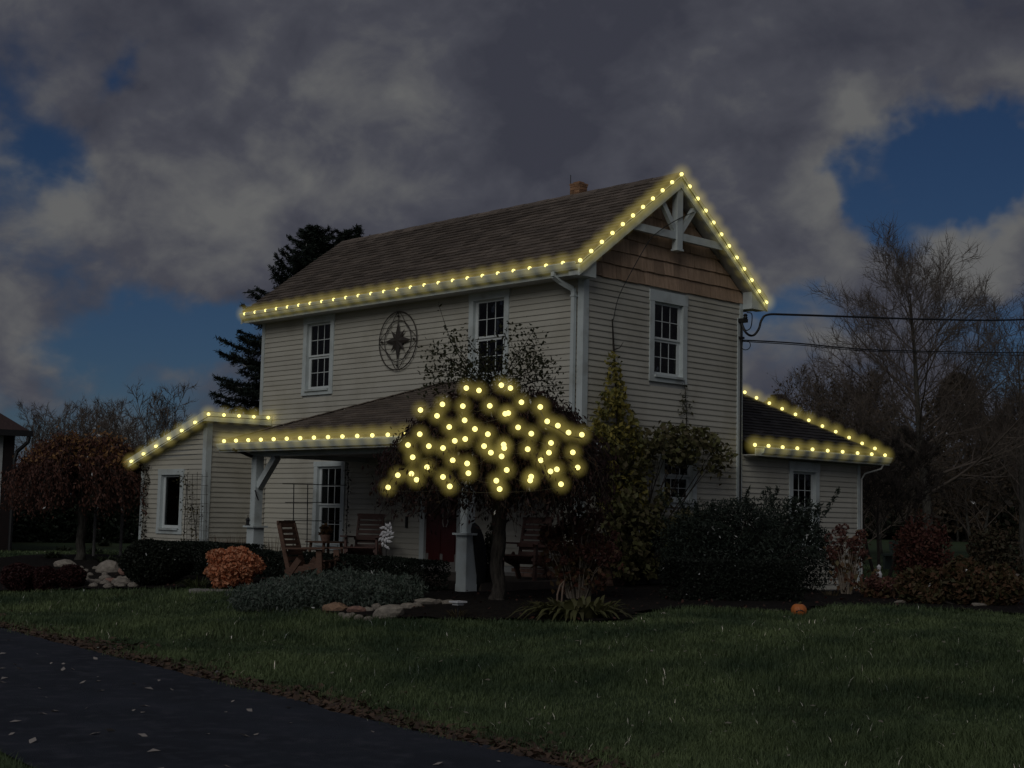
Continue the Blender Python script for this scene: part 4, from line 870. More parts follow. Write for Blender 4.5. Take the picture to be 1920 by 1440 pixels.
# ------------------------------------------------------------------ weeping trees
def weeping(name, label, base, H, R_, zlow, trunk_r, leafcols, seed, strands=170, shoots=0, leafsize=0.05, fork=0.5, lean=(0, 0), topcols=None, bark=None):
    R = np.random.default_rng(seed); base = np.asarray(base, float); t = thing(name, label, 'tree', base); zt = H * fork; head = base + np.array([lean[0], lean[1], zt])
    mb = MB(); tp = [base + (0, 0, -0.08), base + (0, 0, 0.06), base + np.array([lean[0] * .4, lean[1] * .4, zt * 0.45]), head, head + (0, 0, H * 0.2)]
    tq, tr_ = [], []
    for i in range(25):
        u = i / 24 * 3; k = min(int(u), 2); q = np.array(tp[k], float) + (np.array(tp[k + 1]) - np.array(tp[k])) * (u - k); tq.append(q + np.array([math.sin(i * 0.9 + seed) * 0.016, math.cos(i * 0.7 + seed) * 0.016, 0])); tr_.append(trunk_r * (1.28 - 0.42 * min(1, u / 1.2)) * (1 + 0.07 * math.sin(i * 1.7) + 0.05 * math.sin(i * 3.1)))
    mb.tube(tq + [tp[4]], tr_ + [trunk_r * 0.4], 14)
    for k in range(7):
        a = k * 0.9 + R.uniform(-.2, .2); q = head + np.array([math.cos(a) * R_ * 0.45, math.sin(a) * R_ * 0.45, H * R.uniform(0.12, 0.3)]); mb.tube([head - (0, 0, 0.06), (head + q) / 2 + (0, 0, 0.08), q], [trunk_r * 0.5, trunk_r * 0.32, trunk_r * 0.18], 6)
    mb.build('trunk', bark or M_BARK, t, smooth=True)
    br = MB(); P = []; Dv = []
    for k in range(strands):
        a = R.uniform(0, 6.283); rr = R_ * math.sqrt(R.uniform(0.12, 1.0)) * R.uniform(0.85, 1.1); apex = zt + (H - zt) * (1.0 - 0.55 * (rr / R_) ** 2) * R.uniform(0.8, 1.04); ze = zlow * R.uniform(0.92, 1.25) + (apex - zlow) * 0.35 * R.uniform(0, 1) ** 2
        pts = []
        for i in range(9):
            u = i / 8
            if u < 0.5: w = u / 0.5; z = zt + (apex - zt) * math.sin(w * math.pi / 2); rad = rr * 0.75 * w
            else: w = (u - 0.5) / 0.5; z = apex + (ze - apex) * w ** 1.5; rad = rr * (0.75 + 0.25 * math.sin(w * math.pi / 2))
            pts.append(base + np.array([lean[0] + math.cos(a + 0.3 * u) * rad + R.normal() * 0.03, lean[1] + math.sin(a + 0.3 * u) * rad + R.normal() * 0.03, z]))
        br.tube(pts, [0.011 - 0.009 * i / 8 for i in range(9)], 3, cap=False)
        for j in range(60):
            u = R.uniform(0.25, 1) * 8; i = min(int(u), 7); q = pts[i] + (pts[i + 1] - pts[i]) * (u - i); s = R.normal(size=3) * 0.06; P.append(q + s); Dv.append(unit(pts[i + 1] - pts[i]) + np.array([0, 0, -0.6]))
            if j % 6 == 0:
                e = q + R.normal(size=3) * 0.10 + np.array([0, 0, -0.12]); br.tube([q, e], [0.004, 0.002], 3, cap=False); P.append(e); Dv.append(np.array([0, 0, -1.0]))
    br.build('branch', M_DTWIG, t); P = np.array(P)
    link('foliage', leaf_mesh('foliage', P, leafsize, leafsize * 0.36, np.array(Dv), spread=0.7), leaf_mat('leaf_' + name + str(seed), leafcols, trans=0.25), t)
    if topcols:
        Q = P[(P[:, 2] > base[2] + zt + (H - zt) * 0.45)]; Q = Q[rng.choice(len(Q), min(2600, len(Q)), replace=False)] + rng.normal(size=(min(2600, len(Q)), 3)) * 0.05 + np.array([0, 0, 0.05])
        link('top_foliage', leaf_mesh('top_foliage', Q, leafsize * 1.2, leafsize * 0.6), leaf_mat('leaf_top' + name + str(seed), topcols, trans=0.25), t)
    return t, head
tbase = gp(932, 1128); TD = proj(tbase)[2]
wt, whead = weeping('weeping_cherry', 'small umbrella shaped weeping tree in front of the porch wound with lights', tbase, atD(930, 712, TD)[2] - tbase[2], dim(228, TD), atD(900, 968, TD)[2] - tbase[2], 0.112,
    [(0.030, 0.012, 0.014), (0.045, 0.018, 0.016), (0.024, 0.012, 0.013), (0.035, 0.02, 0.016)], 12, strands=560, fork=0.55, leafsize=0.075, bark=mat('dark_bark', (0.060, 0.052, 0.045), (0.018, 0.015, 0.013), rough=0.95, scale=11, stretch=(2, 2, 0.5), bump=1.0, bscale=20))
def shoots(parent, base):
    st = MB(); P = []; R = np.random.default_rng(4)
    lines = [[(925, 740), (880, 700), (845, 640), (822, 570)], [(935, 730), (960, 680), (985, 645), (1000, 620)], [(930, 730), (935, 690), (945, 650), (950, 615)], [(915, 735), (870, 690), (830, 665), (800, 655)],
             [(920, 735), (890, 710), (850, 690), (815, 690)], [(940, 735), (985, 700), (1015, 690), (1040, 680)], [(940, 740), (1000, 715), (1030, 712), (1050, 735)], [(930, 730), (910, 690), (900, 665), (880, 640)], [(930, 730), (950, 700), (975, 680), (1010, 665)], [(920, 740), (860, 715), (830, 720), (790, 735)], [(925, 740), (870, 705), (840, 695), (795, 700)],
             [(930, 730), (920, 700), (915, 680), (925, 655)], [(935, 735), (990, 690), (1005, 675), (1000, 650)], [(925, 735), (885, 690), (855, 650), (850, 620)]]
    for ln in lines:
        k = R.uniform(-0.5, 0.5); pts = [atD(x, y, TD + k * (i / 3)) for i, (x, y) in enumerate(ln)]; st.tube(pts, [0.012, 0.009, 0.006, 0.003], 4, cap=False)
        thin = 14 if ln[-1][1] < 600 else 150
        for j in range(thin):
            u = R.uniform(0.12 if thin > 20 else .3, 1) * 3; i = min(int(u), 2); P.append(pts[i] + (pts[i + 1] - pts[i]) * (u - i) + R.normal(size=3) * (0.085 if thin > 20 else 0.03))
    st.build('shoot', M_DTWIG, parent)
    link('leaves', leaf_mesh('leaves', np.array(P), 0.055, 0.032), leaf_mat('shoot_leaves', [(0.022, 0.028, 0.014), (0.04, 0.048, 0.022), (0.03, 0.03, 0.016), (0.05, 0.052, 0.026)], trans=0.3), parent)
shoots(wt, tbase)
lb = gp(150, 1052); LD = proj(lb)[2]
weeping('weeping_maple', 'russet leaved weeping tree between the barn and the left wing', lb, atD(150, 805, LD)[2] - lb[2], dim(155, LD), atD(150, 962, LD)[2] - lb[2], 0.115,
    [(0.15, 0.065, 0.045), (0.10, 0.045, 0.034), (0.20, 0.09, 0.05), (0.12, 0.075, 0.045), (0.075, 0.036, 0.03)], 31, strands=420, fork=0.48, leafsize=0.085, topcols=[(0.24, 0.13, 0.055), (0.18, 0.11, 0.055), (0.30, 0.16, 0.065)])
for px, yt, yb, lab in ((176, 940, 1025, 'thin pale post nearest the russet tree trunk'), (226, 945, 1034, 'thin pale post nearest the left wing corner')):
    b = gz0(atD(px, yb, LD + 2.0)); t = thing('garden_post', lab, 'post', b, 'thin posts behind the weeping tree'); mb = MB(); mb.tube([b - (0, 0, .05), b + (0, 0, 1.7)], [0.035, 0.032], 8); mb.lathe([(0.04, 0), (0.045, 0.03), (0.02, 0.06), (0.0, 0.065)], 10, tuple(b + (0, 0, 1.69))); mb.build('pole', M_CONC, t)

# ------------------------------------------------------------------ shrubs and beds
DG = [(0.010, 0.016, 0.010), (0.016, 0.024, 0.013), (0.020, 0.028, 0.016), (0.012, 0.018, 0.012)]
shrub('rounded_shrub', 'dark brownish green mound at the left end of the hedge beside the rocks', 'shrub', (208, 345, 1012, 1103), [(0.012, 0.016, 0.010), (0.022, 0.020, 0.012), (0.03, 0.018, 0.012), (0.014, 0.02, 0.012)], 16000, 0.05, lump=0.12)
shrub('orange_shrub', 'round bright orange barberry in front of the dark hedge', 'shrub', (380, 480, 1020, 1106), [(0.58, 0.19, 0.085), (0.42, 0.13, 0.065), (0.72, 0.30, 0.13), (0.30, 0.085, 0.055), (0.66, 0.34, 0.20)], 5200, 0.056, lump=0.24, aspect=0.75, inner=0.55, f=5.0)
def hedge(label, pts, w, h, n, cols, ls=0.045, name='clipped_hedge'):
    """clipped hedge following a line of ground points"""
    pts = [gz0(p) for p in pts]; t = thing(name, label, 'hedge', pts[0], 'clipped dark hedges in front of the house'); L = [np.linalg.norm(pts[i + 1] - pts[i]) for i in range(len(pts) - 1)]; tot = sum(L); out = []
    for i in range(len(pts) - 1):
        m_ = int(n * L[i] / tot); u = rng.uniform(-0.03, 1.03, m_); a = rng.uniform(0, 6.283, m_); L_ = Lump(f=5.0)
        cx, cz = np.cos(a), np.sin(a); k = 1 / np.maximum(np.abs(cx), np.abs(cz)) ** 0.75 * (0.62 + 0.38 * rng.uniform(0, 1, m_) ** 0.5)
        d = pts[i + 1] - pts[i]; nr = unit(np.array([[-d[1], d[0], 0]]))[0]; q = pts[i] + d * u[:, None]; lum = 1 + 0.09 * L_(q)
        q = q + nr * (cx * k * w / 2 * lum)[:, None]; q[:, 2] += h / 2 + cz * k * h / 2 * lum; out.append(q)
    P = np.concatenate(out); link('foliage', leaf_mesh('foliage', P, ls, ls * 0.5), leaf_mat('leaf_hedge' + str(len(MATS)), cols, trans=0.12), t)
    mb = MB()
    for i in range(len(pts) - 1):
        for j in range(8): q = pts[i] + (pts[i + 1] - pts[i]) * (j + .5) / 8; mb.tube([q, q + (random.uniform(-.1, .1), random.uniform(-.1, .1), h * 0.7)], [0.02, 0.008], 5)
    tag(mb.build('stem', M_DTWIG, t), kind='stuff'); return t
hedge('dark clipped hedge under the left porch post behind the orange shrub', [(-8.2, -3.3, 0), (-5.1, -3.1, 0)], 0.7, 0.60, 26000, DG)
hedge('low dark hedge along the porch edge behind the grey green groundcover', [(-5.0, -3.05, 0), (-0.35, -2.95, 0)], 0.6, 0.50, 26000, DG)
# grey green groundcover
c_, r_, h_ = place(440, 775, 1062, 1142, deep=0.45)
t = thing('grey_groundcover', 'spreading grey green groundcover between the hedge and the rock edging', 'ground plant', c_)
P = []
for i in range(34):
    a = i * 2.4; q = math.sqrt((i + .5) / 34); cc = c_ + RT * r_ * 0.95 * q * math.cos(a) + FW * 0.75 * q * math.sin(a); cc[2] = float(ground(cc[0], cc[1])); P.append(blob(900, cc + (0, 0, 0.14), (0.38, 0.38, 0.36 * (1.1 - 0.55 * q)), 0.5, 0.25))
P = np.concatenate(P); link('foliage', leaf_mesh('foliage', P, 0.06, 0.018, np.array([0, 0, 0.9])), leaf_mat('leaf_catmint', [(0.060, 0.090, 0.068), (0.095, 0.125, 0.098), (0.045, 0.072, 0.048), (0.13, 0.15, 0.13)], trans=0.2), t)
stems(t, c_, P[rng.choice(len(P), 40)], 0.005, 0.002)
def blades(name, label, cat, base, n, length, width, cols, spread=0.5, r=0.15, parent_group=None, droop=0.5):
    base = np.asarray(base, float); t = thing(name, label, cat, base, parent_group); V = []; Q = []
    for i in range(n):
        a = random.uniform(0, 6.283); rr = r * math.sqrt(random.random()); p = base + np.array([math.cos(a) * rr, math.sin(a) * rr, 0]); d = np.array([math.cos(a), math.sin(a), 0]) * spread * random.uniform(0.2, 1.2); L = length * random.uniform(0.6, 1.1); s = np.array([-math.sin(a), math.cos(a), 0]) * width / 2
        b = len(V)
        for k in range(5):
            u = k / 4; q = p + d * L * u + np.array([0, 0, L * (u - droop * u * u * (0.6 + np.linalg.norm(d)))]); w = 1 - 0.9 * u ** 1.5; V += [q - s * w, q + s * w]
        Q += [(b + 2 * k, b + 2 * k + 1, b + 2 * k + 3, b + 2 * k + 2) for k in range(4)]
    link('leaves', np_mesh('leaves', V, Q), leaf_mat('blade_' + name + str(len(MATS)), cols, trans=0.3), t); return t
GB = 'strappy perennials in the beds'
blades('daylily', 'pale green strappy clump at the lawn edge left of the orange shrub', 'plant', gp(370, 1103), 90, 0.42, 0.022, [(0.07, 0.085, 0.03), (0.11, 0.115, 0.04), (0.05, 0.06, 0.025)], 0.9, 0.16, GB, 0.6)
for px, py, lab in ((100, 1048, 'hosta clump below the barn corner'), (178, 1040, 'pale hosta clump right of the russet tree trunk'), (200, 1056, 'pale hosta clump between the russet tree trunk and the boulder'), (120, 1036, 'hosta clump left of the russet tree trunk'), (195, 1024, 'hosta clump by the thin pale posts')):
    blades('hosta', lab, 'plant', gp(px, py), 60, 0.36, 0.06, [(0.045, 0.058, 0.032), (0.09, 0.105, 0.06), (0.13, 0.14, 0.085), (0.04, 0.05, 0.028)], 0.9, 0.16, GB, 0.55)
for px, lab in ((418, 'tan feathery grass left of the left porch post'), (448, 'tan feathery grass close to the left porch post'), (515, 'rusty grass between the porch post and the wooden chair')):
    p = gz0(onY(px, 1010, -1.9)); blades('ornamental_grass', lab, 'grass clump', p, 150, 0.86, 0.012, [(0.17, 0.105, 0.075), (0.22, 0.14, 0.10), (0.12, 0.07, 0.05), (0.19, 0.13, 0.08)], 0.35, 0.22, 'tan grasses round the porch post', 0.25)
for bx_, lab, cc in (((-10, 62, 1056, 1113), 'maroon mound cut by the left edge', 0), ((52, 100, 1062, 1110), 'low maroon mound right of the one at the left edge', 0), ((92, 152, 1058, 1106), 'dark maroon mound left of the pale boulder', 1)):
    shrub('maroon_shrub', lab, 'shrub', bx_, [(0.028, 0.010, 0.012), (0.045, 0.014, 0.014), (0.02, 0.010, 0.010), (0.06, 0.018, 0.016)], 6000, 0.045, lump=0.15, group='low maroon barberries')
# vines on the gable end
def px_poly_pts(poly, n):
    xs = [p[0] for p in poly]; ys = [p[1] for p in poly]; out = []
    while len(out) < n:
        x = rng.uniform(min(xs), max(xs), n); y = rng.uniform(min(ys), max(ys), n); k = in_poly(x, y, poly); out += list(zip(x[k], y[k]))
    return np.array(out[:n])
def wall_vine(name, label, poly, n, d0, d1, cols, ls, lump=0.5, dirs=(0.5, 0, -0.5)):
    """climber on the gable wall: rooted at the foot of the wall, spreading over it to the measured outline"""
    q = px_poly_pts(poly, n); L_ = Lump(f=0.05); lum = Lump(k=12, f=0.09)(np.stack([q[:, 0], q[:, 1], 0 * q[:, 0]], 1)); keep = lum > -lump + rng.uniform(-0.25, 0.25, n); q = q + rng.normal(size=q.shape) * 5.0; q = q[keep]; lum = lum[keep]
    P = np.array([onX(x, y, d0 + (d1 - d0) * random.random() ** 0.8 * (0.7 + 0.5 * max(l, -0.5))) for (x, y), l in zip(q, lum)]); foot = P[P[:, 2] < np.quantile(P[:, 2], 0.1)].mean(0); foot[0] = d0; foot[2] = float(ground(*foot[:2])); t = thing(name, label, 'vine', foot, 'climbing plants on the house walls')
    link('foliage', leaf_mesh('foliage', P, ls, ls * 0.6, np.array(dirs)), leaf_mat('leaf_' + name + str(len(MATS)), cols, trans=0.3), t)
    mb = MB(); k = rng.choice(len(P), 26, replace=False)
    for i in k: p = P[i]; mb.tube([foot, (foot + p) / 2 + np.array([0, random.uniform(-.2, .2), 0.1]), p], [0.02, 0.012, 0.004], 4, cap=False)
    return t, mb
YG = [(0.11, 0.12, 0.04), (0.20, 0.19, 0.048), (0.30, 0.26, 0.06), (0.07, 0.09, 0.038), (0.40, 0.33, 0.08)]
t, mb = wall_vine('climbing_vine', 'tall narrow yellow green climber reaching up the gable wall', [(1149, 650), (1160, 690), (1168, 720), (1178, 760), (1192, 790), (1205, 830), (1212, 900), (1215, 960), (1130, 960), (1125, 900), (1113, 850), (1112, 800), (1128, 755), (1138, 720), (1140, 690)], 3300, 0.05, 0.45, YG, 0.10, lump=0.25)
pts = [onX(x, y, 0.06) for x, y in ((1160, 900), (1158, 760), (1152, 680), (1150, 640), (1148, 598))]; mb.tube(pts, [0.03, 0.025, 0.02, 0.016, 0.010], 6); mb.tube([onX(1153, 655, 0.06), onX(1162, 652, 0.1), onX(1169, 641, 0.12)], [0.012, 0.008, 0.004], 5); mb.build('stem', M_DTWIG, t)
t, mb = wall_vine('climbing_vine', 'wide yellow leaved climber over the gable ground floor window', [(1120, 860), (1205, 812), (1250, 800), (1300, 800), (1335, 812), (1372, 850), (1374, 885), (1352, 905), (1330, 885), (1290, 872), (1258, 872), (1254, 930), (1270, 960), (1340, 960), (1310, 1040), (1220, 1085), (1150, 1080), (1128, 980)], 6400, 0.08, 0.75, [(0.14, 0.145, 0.055), (0.26, 0.24, 0.065), (0.38, 0.33, 0.08), (0.09, 0.115, 0.05), (0.46, 0.36, 0.10), (0.11, 0.09, 0.05)], 0.115, lump=0.10); mb.build('stem', M_DTWIG, t)
t, mb = wall_vine('climbing_vine', 'sparse little vine sprig on the gable wall under the upstairs window', [(1284, 700), (1290, 745), (1296, 765), (1287, 800), (1283, 800), (1276, 765), (1281, 735)], 70, 0.03, 0.08, [(0.05, 0.05, 0.03), (0.08, 0.075, 0.04)], 0.06, lump=2)
mb = MB(); mb.tube([onX(x, y, 0.04) for x, y in ((1287, 815), (1287, 770), (1285, 735), (1283, 712))], [0.01, 0.008, 0.006, 0.003], 4, cap=False); mb.build('stem', M_DTWIG, t)
def vine_line(name, label, pts, n, r, ls, cols, group='climbing plants on the house walls'):
    pts = [np.asarray(p) for p in pts]; t = thing(name, label, 'vine', pts[0], group); mb = MB(); mb.tube(pts, 0.008, 4, cap=False); mb.build('stem', M_DTWIG, t); P = []
    for j in range(n): u = random.random() * (len(pts) - 1); i = min(int(u), len(pts) - 2); P.append(pts[i] + (pts[i + 1] - pts[i]) * (u - i) + rng.normal(size=3) * r)
    link('foliage', leaf_mesh('foliage', np.array(P), ls, ls * 0.6), leaf_mat('leaf_' + name + str(len(MATS)), cols), t); return t
vine_line('climbing_vine', 'dark vine climbing the left corner of the left wing', [onY(x, y, WY - 0.08) for x, y in ((266, 1008), (270, 960), (268, 915), (274, 885), (266, 870))], 260, 0.075, 0.065, [(0.025, 0.018, 0.014), (0.04, 0.03, 0.02), (0.05, 0.045, 0.03)])
vine_line('climbing_vine', 'thin dark vine on the right casing of the porch window', [onY(x, y, -0.09) for x, y in ((648, 1030), (651, 960), (653, 910), (652, 868))], 80, 0.03, 0.05, [(0.02, 0.02, 0.014), (0.035, 0.035, 0.02)])
vine_line('climbing_rose', 'thorny dark rose canes beside the left wing window', [onY(x, y, WY - 0.2) for x, y in ((344, 1025), (347, 960), (350, 915), (346, 892), (338, 905))], 90, 0.09, 0.05, [(0.05, 0.05, 0.025), (0.08, 0.06, 0.03), (0.10, 0.09, 0.04)])
vine_line('climbing_rose', 'leafy rose canes on the wire trellis by the wing corner', [onY(x, y, WY - 0.2) for x, y in ((368, 1022), (366, 985), (362, 960), (358, 945))], 130, 0.11, 0.055, [(0.05, 0.05, 0.025), (0.09, 0.06, 0.035), (0.12, 0.10, 0.05)])
t = thing('wire_trellis', 'thin dark wire trellis against the left wing wall', 'trellis', onY(365, 1025, WY - 0.12)); 
for i in range(5):
    x = 352 + i * 9; mb = MB(); mb.tube([onY(x - 2, 1020, WY - 0.12), onY(x, 885 + (i % 2) * 4, WY - 0.12)], 0.005, 4); mb.build('wire', M_IRON, t)
for i in range(8):
    y = 893 + i * 17; mb = MB(); mb.tube([onY(350, y, WY - 0.126), onY(390, y + 0.5, WY - 0.126)], 0.004, 4); mb.build('wire', M_IRON, t)
# dark yew, clipped hedge, hydrangeas, right hand shrubs
yew = [(1318, 938, 80, 1112), (1400, 922, 95, 1114), (1490, 930, 90, 1112), (1430, 985, 130, 1116)]
pc = [place(x - w_, x + w_, yt, yb, deep=0.75) for (x, yt, w_, yb) in yew]
t = thing('yew_bush', 'big loose dark evergreen bush in front of the gable and addition', 'shrub', pc[1][0], G_SHRUB); Ps = []
for c_, r_, h_ in pc:
    Ps.append(blob(8500, c_ + (0, 0, h_ * 0.45), (r_, r_ * 0.75, h_ * 0.52), 0.5, 0.3, 4.5)); 
    for k in range(16):
        a = random.uniform(0, 6.283); Ps.append(c_ + (0, 0, h_ * random.uniform(.5, .95)) + np.array([math.cos(a), math.sin(a), 0]) * r_ * random.uniform(.3, .95) + np.outer(np.linspace(0, 1, 60), np.array([math.cos(a) * .12, math.sin(a) * .12, 0.24])) + rng.normal(size=(60, 3)) * 0.02)
P = np.concatenate(Ps); link('foliage', leaf_mesh('foliage', P, 0.075, 0.022, np.array([0, 0, 0.5])), leaf_mat('leaf_yew', [(0.010, 0.017, 0.013), (0.016, 0.026, 0.019), (0.026, 0.038, 0.028), (0.012, 0.02, 0.015), (0.034, 0.046, 0.034)], trans=0.08), t)
for c_, r_, h_ in pc: stems(t, c_, P[rng.choice(len(P), 14)], 0.02, 0.006)
hedge('low black green clipped hedge in front of the yew bush', [gp(1262, 1128), gp(1480, 1130)], 0.7, 0.62, 22000, [(0.007, 0.011, 0.008), (0.011, 0.016, 0.010), (0.014, 0.020, 0.012)], 0.04)
def hydrangea(label, box, nstem, heads, seed, leafn=260, deep=0.5):
    R = np.random.default_rng(seed); c, r, h = place(*box, deep=deep); t = thing('hydrangea', label, 'shrub', c, 'hydrangeas with dried brown heads'); st = MB(); P = []; Hd = []
    for i in range(nstem):
        a = R.uniform(0, 6.283); rr = r * math.sqrt(R.uniform(0.02, 1)); tip = c + np.array([math.cos(a) * rr, math.sin(a) * rr, h * R.uniform(0.55, 1.0) * (1.05 - 0.35 * rr / r)]); b = c + np.array([math.cos(a), math.sin(a), 0]) * rr * 0.25; mid_ = (b + tip) / 2 + np.array([0, 0, 0.1]); st.tube([b, mid_, tip], [0.009, 0.007, 0.004], 4, cap=False)
        for j in range(leafn // nstem + 1): u = R.uniform(0.3, 1); q = b + (tip - b) * u + R.normal(size=3) * 0.07; P.append(q)
        if i < heads:
            d = unit(R.normal(size=(46, 3))); Hd.append(tip + d * np.array([0.062, 0.062, 0.07]) * R.uniform(0.7, 1.1))
    st.build('stem', mat('hydrangea_cane', (0.34, 0.29, 0.24), (0.22, 0.18, 0.14), rough=0.9), t)
    link('leaves', leaf_mesh('leaves', np.array(P), 0.10, 0.06, np.array([0, 0, -0.7])), leaf_mat('hydrangea_leaf', [(0.16, 0.062, 0.045), (0.09, 0.068, 0.045), (0.20, 0.09, 0.058), (0.11, 0.05, 0.04), (0.13, 0.11, 0.05)], trans=0.25), t)
    link('flower_heads', leaf_mesh('flower_heads', np.concatenate(Hd), 0.045, 0.035), leaf_mat('hydrangea_head', [(0.17, 0.075, 0.058), (0.26, 0.125, 0.095), (0.11, 0.05, 0.042)], trans=0.3), t)
hydrangea('brown leggy hydrangea between the lit tree and the gable climbers', (1008, 1165, 945, 1128), 110, 100, 2, 900)
hydrangea('brown leggy hydrangea at the right corner of the addition', (1552, 1632, 965, 1118), 44, 34, 6, 260)
hydrangea('low brown perennial clump right of the addition corner', (1615, 1695, 1080, 1125), 60, 30, 8, 420)
blades('hosta', 'big yellowing hosta clump under the brown hydrangea', 'plant', gp(1082, 1160) + FW * 0.15, 210, 0.50, 0.10, [(0.11, 0.115, 0.045), (0.19, 0.18, 0.06), (0.26, 0.23, 0.085), (0.09, 0.085, 0.04)], 0.95, 0.42, GB, 0.62)
for px, py, lab in ((858, 1160, 'small dry tuft at the stalk of the garden light'), (1560, 1120, 'dry tuft at the addition corner')):
    blades('dry_tuft', lab, 'plant', gp(px, py), 40, 0.22, 0.014, [(0.08, 0.065, 0.035), (0.11, 0.085, 0.05)], 0.8, 0.10, GB, 0.4)
shrub('red_shrub', 'dark red burning bush before the tall bare tree', 'shrub', (1688, 1790, 978, 1105), [(0.08, 0.022, 0.02), (0.13, 0.034, 0.028), (0.055, 0.024, 0.02), (0.10, 0.046, 0.03)], 4600, 0.085, inner=0.3, lump=0.3)
for bx_, lab in (((1700, 1782, 1062, 1136), 'yellow green loose shrub below the red bush'), ((1775, 1858, 1048, 1138), 'yellow green loose shrub in the middle of the right hand bed'), ((1842, 1925, 1066, 1140), 'yellow green loose shrub at the right edge of the bed')):
    shrub('yellow_green_shrub', lab, 'shrub', bx_, [(0.055, 0.058, 0.024), (0.11, 0.10, 0.034), (0.17, 0.14, 0.045), (0.045, 0.055, 0.024), (0.12, 0.06, 0.034)], 3400, 0.10, inner=0.3, lump=0.3, group='loose shrubs in the right hand bed')
shrub('brown_shrub', 'tall dull brown shrub at the right edge behind the yellow green ones', 'shrub', (1820, 1930, 985, 1120), [(0.07, 0.045, 0.03), (0.11, 0.06, 0.036), (0.05, 0.05, 0.028)], 4600, 0.09, inner=0.3, lump=0.3)
sm = bare_tree_mesh(3.2, 1.5, 0.045, 61, first=0.3, up=0.9, counts=(10, 7, 5), twig=0.008, multi=3, flare=0.2, fine=3)
bare_tree('small many stemmed tree on the far lawn right of the addition', gz0(atD(1652, 1050, 33)), sm, name='small_tree', group=None, bark=M_DTWIG, twig=M_DTWIG)
t = shrub('vine_column', 'dark ivy column standing between the porch column and the lit tree trunk', 'shrub', (902, 930, 985, 1112), [(0.018, 0.022, 0.012), (0.03, 0.03, 0.016), (0.05, 0.05, 0.025)], 1500, 0.05, inner=0.3)[0]

# ------------------------------------------------------------------ rocks
def rock_mesh(seed):
    R = np.random.default_rng(seed); import bmesh as bmm; bm = bmm.new(); bmm.ops.create_icosphere(bm, subdivisions=2, radius=1); K = R.normal(size=(6, 3)) * 1.7; ph = R.uniform(0, 6.28, 6); pl = [unit(R.normal(size=3)) for _ in range(9)]
    for v in bm.verts:
        c = np.array(v.co); c = c * (1 + 0.16 * np.cos(K @ c + ph).mean() * 2)
        for p_ in pl:
            k = c @ p_; 
            if k > 0.72: c = c - p_ * (k - 0.72) * 0.85
        v.co = c
    me = bpy.data.meshes.new('rock'); bm.to_mesh(me); bm.free(); return me
ROCKS = [rock_mesh(i) for i in range(8)]
M_ROCK = [mat('rock_pale', (0.36, 0.32, 0.27), (0.22, 0.195, 0.17), rough=0.95, scale=3.5, bump=0.9, bscale=14), mat('rock_pink', (0.36, 0.21, 0.165), (0.22, 0.13, 0.11), rough=0.95, scale=3.5, bump=0.9, bscale=14), mat('rock_tan', (0.38, 0.24, 0.155), (0.24, 0.155, 0.11), rough=0.95, scale=3.5, bump=0.9, bscale=14)]
def rock(px, py, w, h, k, label, group, dep=0.8, i=0):
    b = gp(px, py); D = proj(b)[2]; w *= 1.10; h *= 1.05; r = dim(w / 2, D); me = ROCKS[i % 8].copy(); me.materials.append(M_ROCK[k]); o = bpy.data.objects.new('rock', me); COL.objects.link(o); o.location = b + FW * r * dep * 0.8 + np.array([0, 0, dim(h, D) * 0.42]); o.scale = (r, r * dep, dim(h, D) * 0.62); o.rotation_euler = (random.uniform(-.15, .15), random.uniform(-.15, .15), random.uniform(-0.3, 0.3) + math.atan2(RT[1], RT[0])); tag(o, label, 'rock', group)
GR1, GR2 = 'rocks edging the middle bed', 'rocks heaped beside the maroon shrubs'
rock(626, 1150, 54, 20, 2, 'flat tan rock at the left end of the middle edging', GR1, i=0); rock(728, 1162, 66, 26, 0, 'largest pale rock in the middle edging', GR1, i=1); rock(668, 1152, 42, 16, 1, 'pinkish rock right of the flat tan edging rock', GR1, i=2); rock(762, 1146, 40, 16, 0, 'pale rock behind the right end of the largest edging rock', GR1, i=3); rock(800, 1138, 60, 15, 0, 'long flat pale rock nearest the porch column', GR1, i=4); rock(842, 1136, 34, 10, 0, 'thin flat pale rock at the foot of the porch column', GR1, i=5)
for i, (x, y, w_, h_) in enumerate(((650, 1162, 22, 12), (672, 1164, 20, 11), (690, 1166, 20, 11), (640, 1158, 18, 10), (745, 1152, 22, 12), (705, 1146, 22, 14), (690, 1150, 24, 12), (780, 1142, 22, 12), (822, 1134, 22, 10), (660, 1158, 14, 9))): rock(x, y, w_, h_, 0, 'small pale stone packed between the bigger rocks of the middle edging', GR1, i=i)
rock(200, 1077, 46, 28, 0, 'big rounded pale boulder in the left rock heap', GR2, i=6); rock(232, 1080, 34, 18, 1, 'pink boulder right of the big pale boulder', GR2, i=7); rock(115, 1066, 48, 17, 0, 'flat pale boulder left of the russet tree foot', GR2, i=0); rock(228, 1100, 56, 14, 0, 'flat pale slab at the front of the left rock heap', GR2, i=1); rock(240, 1092, 30, 14, 0, 'pale wedge rock below the pink boulder', GR2, i=2); rock(72, 1100, 30, 14, 0, 'grey rock between the maroon mounds', GR2, i=3); rock(208, 1096, 34, 12, 1, 'flat pink rock in front of the big pale boulder', GR2, i=4)
for i in range(34): x = random.uniform(146, 250); rock(x, 1105 - random.uniform(0, 16) - (6 if x < 165 else 0), random.uniform(13, 26), random.uniform(8, 13), 0, 'small pale stone in the left rock heap', GR2, i=i)
for i in range(6): rock(150 + i * 9, 1070 + (i % 3) * 6, 14, 9, 0, 'small pale stone in the left rock heap', GR2, i=i)
